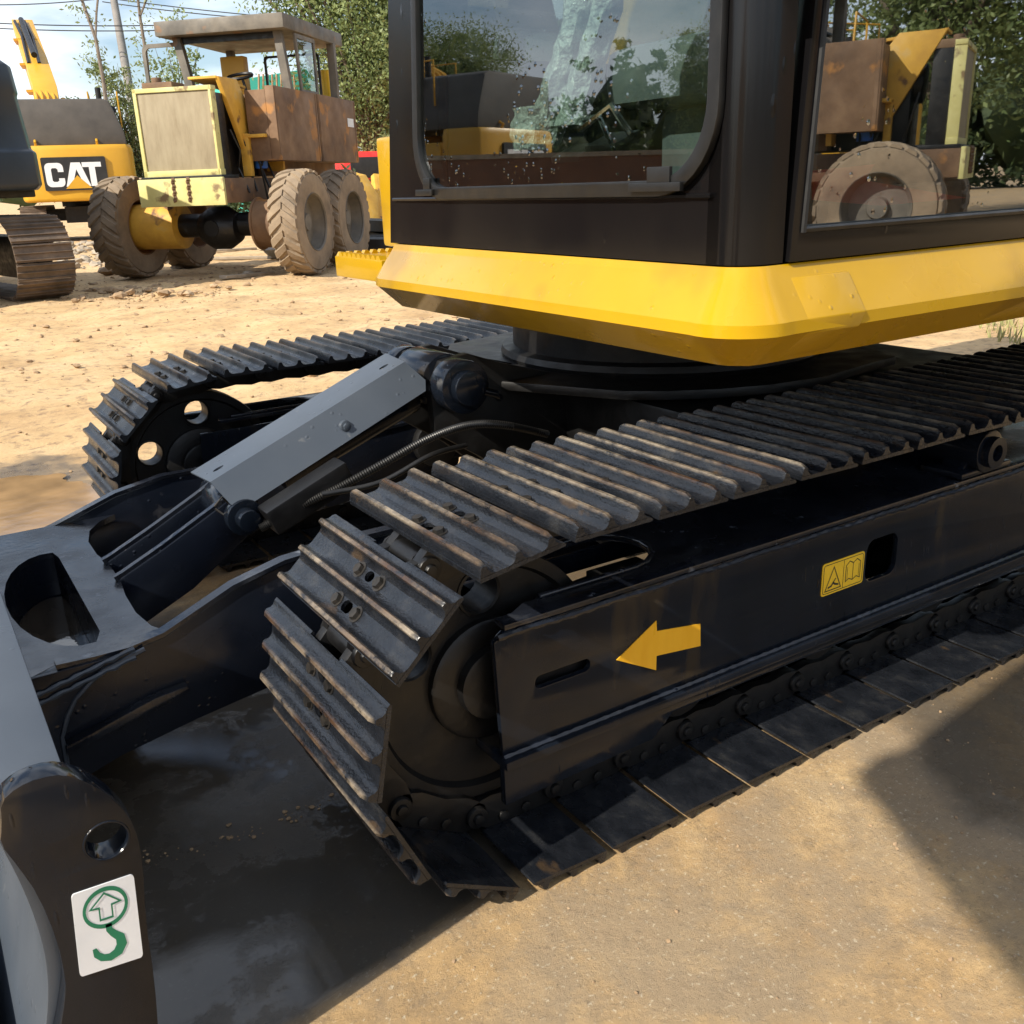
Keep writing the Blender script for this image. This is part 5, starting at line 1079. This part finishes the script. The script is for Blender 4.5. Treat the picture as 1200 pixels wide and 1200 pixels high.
def tree(name, label, base, h, crowns, n, size, m, seed, tr=.16, group=None, clump=.33, cat='tree'):
    t = thing(name, label, cat, tuple(base), 0, group); rg = random.Random(seed); mb = MB()
    top_ = Vector(crowns[0][0]); mb.tube([(0, 0, -.1), (.08, .03, h*.4), (top_.x*.6, top_.y*.6, h*.75), tuple(top_)], [tr, tr*.8, tr*.55, tr*.2], 8)
    for c, r in crowns:
        for k in range(5):
            e = Vector(c)+Vector((rg.uniform(-.8, .8)*r[0], rg.uniform(-.8, .8)*r[1], rg.uniform(-.5, .8)*r[2])); s = Vector((top_.x*.5, top_.y*.5, h*rg.uniform(.45, .8)))
            md = s.lerp(e, .5)+Vector((0, 0, .15*r[2])); mb.tube([s, md, e], [tr*.4, tr*.25, tr*.08], 5)
    mb.build('trunk', M['bark'], t, loc=(0, 0, 0)); leaves('crown', crowns, n, size, m, t, seed, clump); return t
p = at(425, 60, 28); b0 = Vector((p.x, p.y, 0))
t1 = tree('tree', 'big green leafy tree rising behind the grader and the cab', b0, 4, [((0, 0, 5.4), (2.6, 2.3, 2.6)), ((-1.6, .4, 7.3), (2.2, 1.8, 1.6)), ((1.8, .6, 7.0), (2.2, 2, 2.2)), ((1.0, -.4, 3.4), (2.0, 1.7, 1.8)), ((-.6, 0, 2.7), (1.4, 1.2, 1.5)), ((-3.0, .5, 8.2), (1.3, 1.2, .8))], 52000, .075, 'leaf', 3)
for x, y, sc, lab in TREE_COPIES:
    c = copy_tree(t1); c.location = (x, y, 0); c.scale = (sc, sc, sc); c['label'] = lab; c.rotation_euler = (0, 0, x)
p = at(520, 60, 34); tree('tree', 'second green tree to the right, mostly hidden by the cab', (p.x, p.y, 0), 4, [((0, 0, 5.5), (3.4, 3, 3.6)), ((2.5, 0, 4.0), (2.5, 2, 2.5))], 22000, .11, 'leaf', 4)
p = at(153, 140, 26); bb = Vector((p.x, p.y, 0))
tree('shrub', 'tall loose pale green bush between the counterweight logo and the radiator', bb, 3, [((0, 0, 1.6), (.75, .6, 1.2)), ((.1, 0, 3.0), (.62, .5, .9)), ((-.25, 0, 4.0), (.50, .4, .6)), ((.55, .3, 1.4), (.6, .5, 1.0)), ((-.6, .1, 4.3), (.3, .3, .3))], 8500, .058, 'leafpale', 6, .05, None, .42, 'bush')
p = at(208, 60, 29); tree('tree', 'thin airy young tree just left of the grader cab', (p.x, p.y, 0), 4, [((-.2, 0, 4.4), (.8, .6, 1.1)), ((.2, 0, 5.6), (.7, .5, .7)), ((-.8, 0, 3.6), (.5, .5, .9))], 1500, .075, 'leafpale', 8, .06, None, .5)
p = at(88, 118, 44); tree('tree', 'small dark round tree on the skyline behind the hood', (p.x, p.y, 0), 3, [((0, 0, 3.9), (1.3, 1, 1.5)), ((.7, 0, 3.0), (1.0, .8, .9))], 3000, .11, 'leafdark', 9, .12)
p = at(290, 215, 25); tree('shrub', 'low dense bush behind the grader chassis, in front of the teal shed', (p.x, p.y, 0), 1, [((0, 0, .9), (1.6, .7, .9)), ((1.9, .2, .8), (1.5, .7, .8)), ((-1.6, .2, .8), (1.0, .7, .8))], 6500, .09, 'leafdark', 12, .05, None, .33, 'bush')
p = at(280, 215, 42); tree('tree', 'low dark tree far behind the grader', (p.x, p.y, 0), 2, [((0, 0, 2.2), (3.2, 1.5, 1.6)), ((4.2, 0, 2.0), (3.0, 1.5, 1.4))], 7000, .15, 'leafdark', 10, .12)
def bare(name, label, pts, d, r, fork=None, lv=500, seed=0):
    P = [at(u, v, d) for u, v in pts]; base = Vector((P[0].x, P[0].y, 0)); t = thing(name, label, 'tree', base)
    mb = MB(); mb.tube([Vector((0, 0, 0))]+[q-base for q in P], [r*1.3]+[r*(1-.5*i/len(P)) for i in range(len(P))], 7)
    if fork: mb.tube([at(u, v, d)-base for u, v in fork], r*.5, 6)
    mb.build('trunk', M['bark'], t, loc=(0, 0, 0))
    q = P[-1]-base; cl = [((q*.9)[:], (.5, .5, 1.0)), ((q*.72)[:], (.45, .4, .9))]; leaves('crown', cl, lv, .06, 'leafpale', t, seed, .5)
bare('young_tree', 'slender bare tree with a forked top left of the pole', [(128, 150), (121, 95), (112, 45), (96, 0), (90, -20)], 25, .055, [(112, 45), (113, 15), (116, -15)], 260, 21)
bare('young_tree', 'slender bare tree right of the pole, nearest the grader', [(176, 120), (172, 70), (164, 20), (160, -15)], 27, .055, [(164, 20), (175, -10)], 260, 22)
p0, p1 = at(146, 72, 33), at(132, -8, 33.4); p2 = at(122, -90, 34); dv = (p0-p1)
pb = p0+dv*((p0.z)/(-dv.z)) if dv.z else p0
mb = MB(); mb.tube([pb, p0, p1, p2], [.16, .14, .12, .1], 12); one('utility_pole', mb, 'pole', 'leaning grey concrete utility pole behind the pale bush', 'pole')
def wire(u0, v0, u1, v1, d0, d1, lab, sag=.12):
    a, b = at(u0, v0, d0), at(u1, v1, d1); mb = MB(); mb.tube([a.lerp(b, t)-Vector((0, 0, sag*4*t*(1-t))) for t in np.linspace(0, 1, 14)], .018, 5); one('overhead_wire', mb, 'rubber', lab, 'wire', 0, 'overhead wires')
wire(-60, 24, 260, 27, 32, 32, 'black overhead wire, upper one of the level pair'); wire(-60, 30, 260, 33, 32, 32, 'black overhead wire, lower one of the level pair')
wire(100, -6, 460, 30, 36, 34, 'thin wire sloping down to the right, uppermost'); wire(110, -20, 470, 8, 37, 35, 'thin wire highest over the grader roof'); wire(120, 2, 400, 27, 36, 34, 'thin wire sloping down to the right, lowest'); wire(-40, 5, 150, -6, 34, 34, 'thin wire rising to the right at the top left corner')
# tree lines round the yard: seen in the glass and beyond the body
cl = []
R3 = random.Random(4)
for k in range(95):
    a = 2*PI*k/95; d = 48+R3.uniform(-4, 4)
    va = math.degrees(a) % 360
    if 62 < va < 92: d = 80
    cl.append(((d*math.cos(a), d*math.sin(a), R3.uniform(1.5, 3.2)), (R3.uniform(3, 5), R3.uniform(1.0, 1.6), R3.uniform(4.0, 6.5) if not 62 < va < 92 else 1.6)))
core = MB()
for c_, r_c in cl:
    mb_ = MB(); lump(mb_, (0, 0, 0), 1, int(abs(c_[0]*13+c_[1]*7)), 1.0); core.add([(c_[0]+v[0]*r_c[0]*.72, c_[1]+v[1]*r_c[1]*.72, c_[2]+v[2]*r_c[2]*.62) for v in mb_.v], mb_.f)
tag(core.build('tree_line_core', M['leafdark']), 'dense inner foliage of the far tree line', kind='stuff')  # solid core lumps inside the leaf line, closing the sky gaps between leaves
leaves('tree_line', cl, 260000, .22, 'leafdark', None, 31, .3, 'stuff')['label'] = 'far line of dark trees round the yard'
# pale dry grass beyond the machine on the right
gv_ = []; gfc = []; R4 = random.Random(8)
for k in range(15000):
    x = R4.uniform(3.6, 13); y = R4.uniform(.2, 8.5)
    if y > 1.0+(x-3.6)*.95: continue
    h = R4.uniform(.05, .17); a = R4.uniform(0, PI); w_ = .007; lx, ly = R4.uniform(-.05, .05), R4.uniform(-.05, .05); o = len(gv_)
    gv_ += [(x-w_*math.cos(a), y-w_*math.sin(a), 0), (x+w_*math.cos(a), y+w_*math.sin(a), 0), (x+lx, y+ly, h)]; gfc.append((o, o+1, o+2))
mb = MB(); mb.v = gv_; mb.f = gfc; tag(mb.build('dry_grass', M['grass'], smooth=False), 'pale dry grass beyond the far end of the machine', kind='stuff')
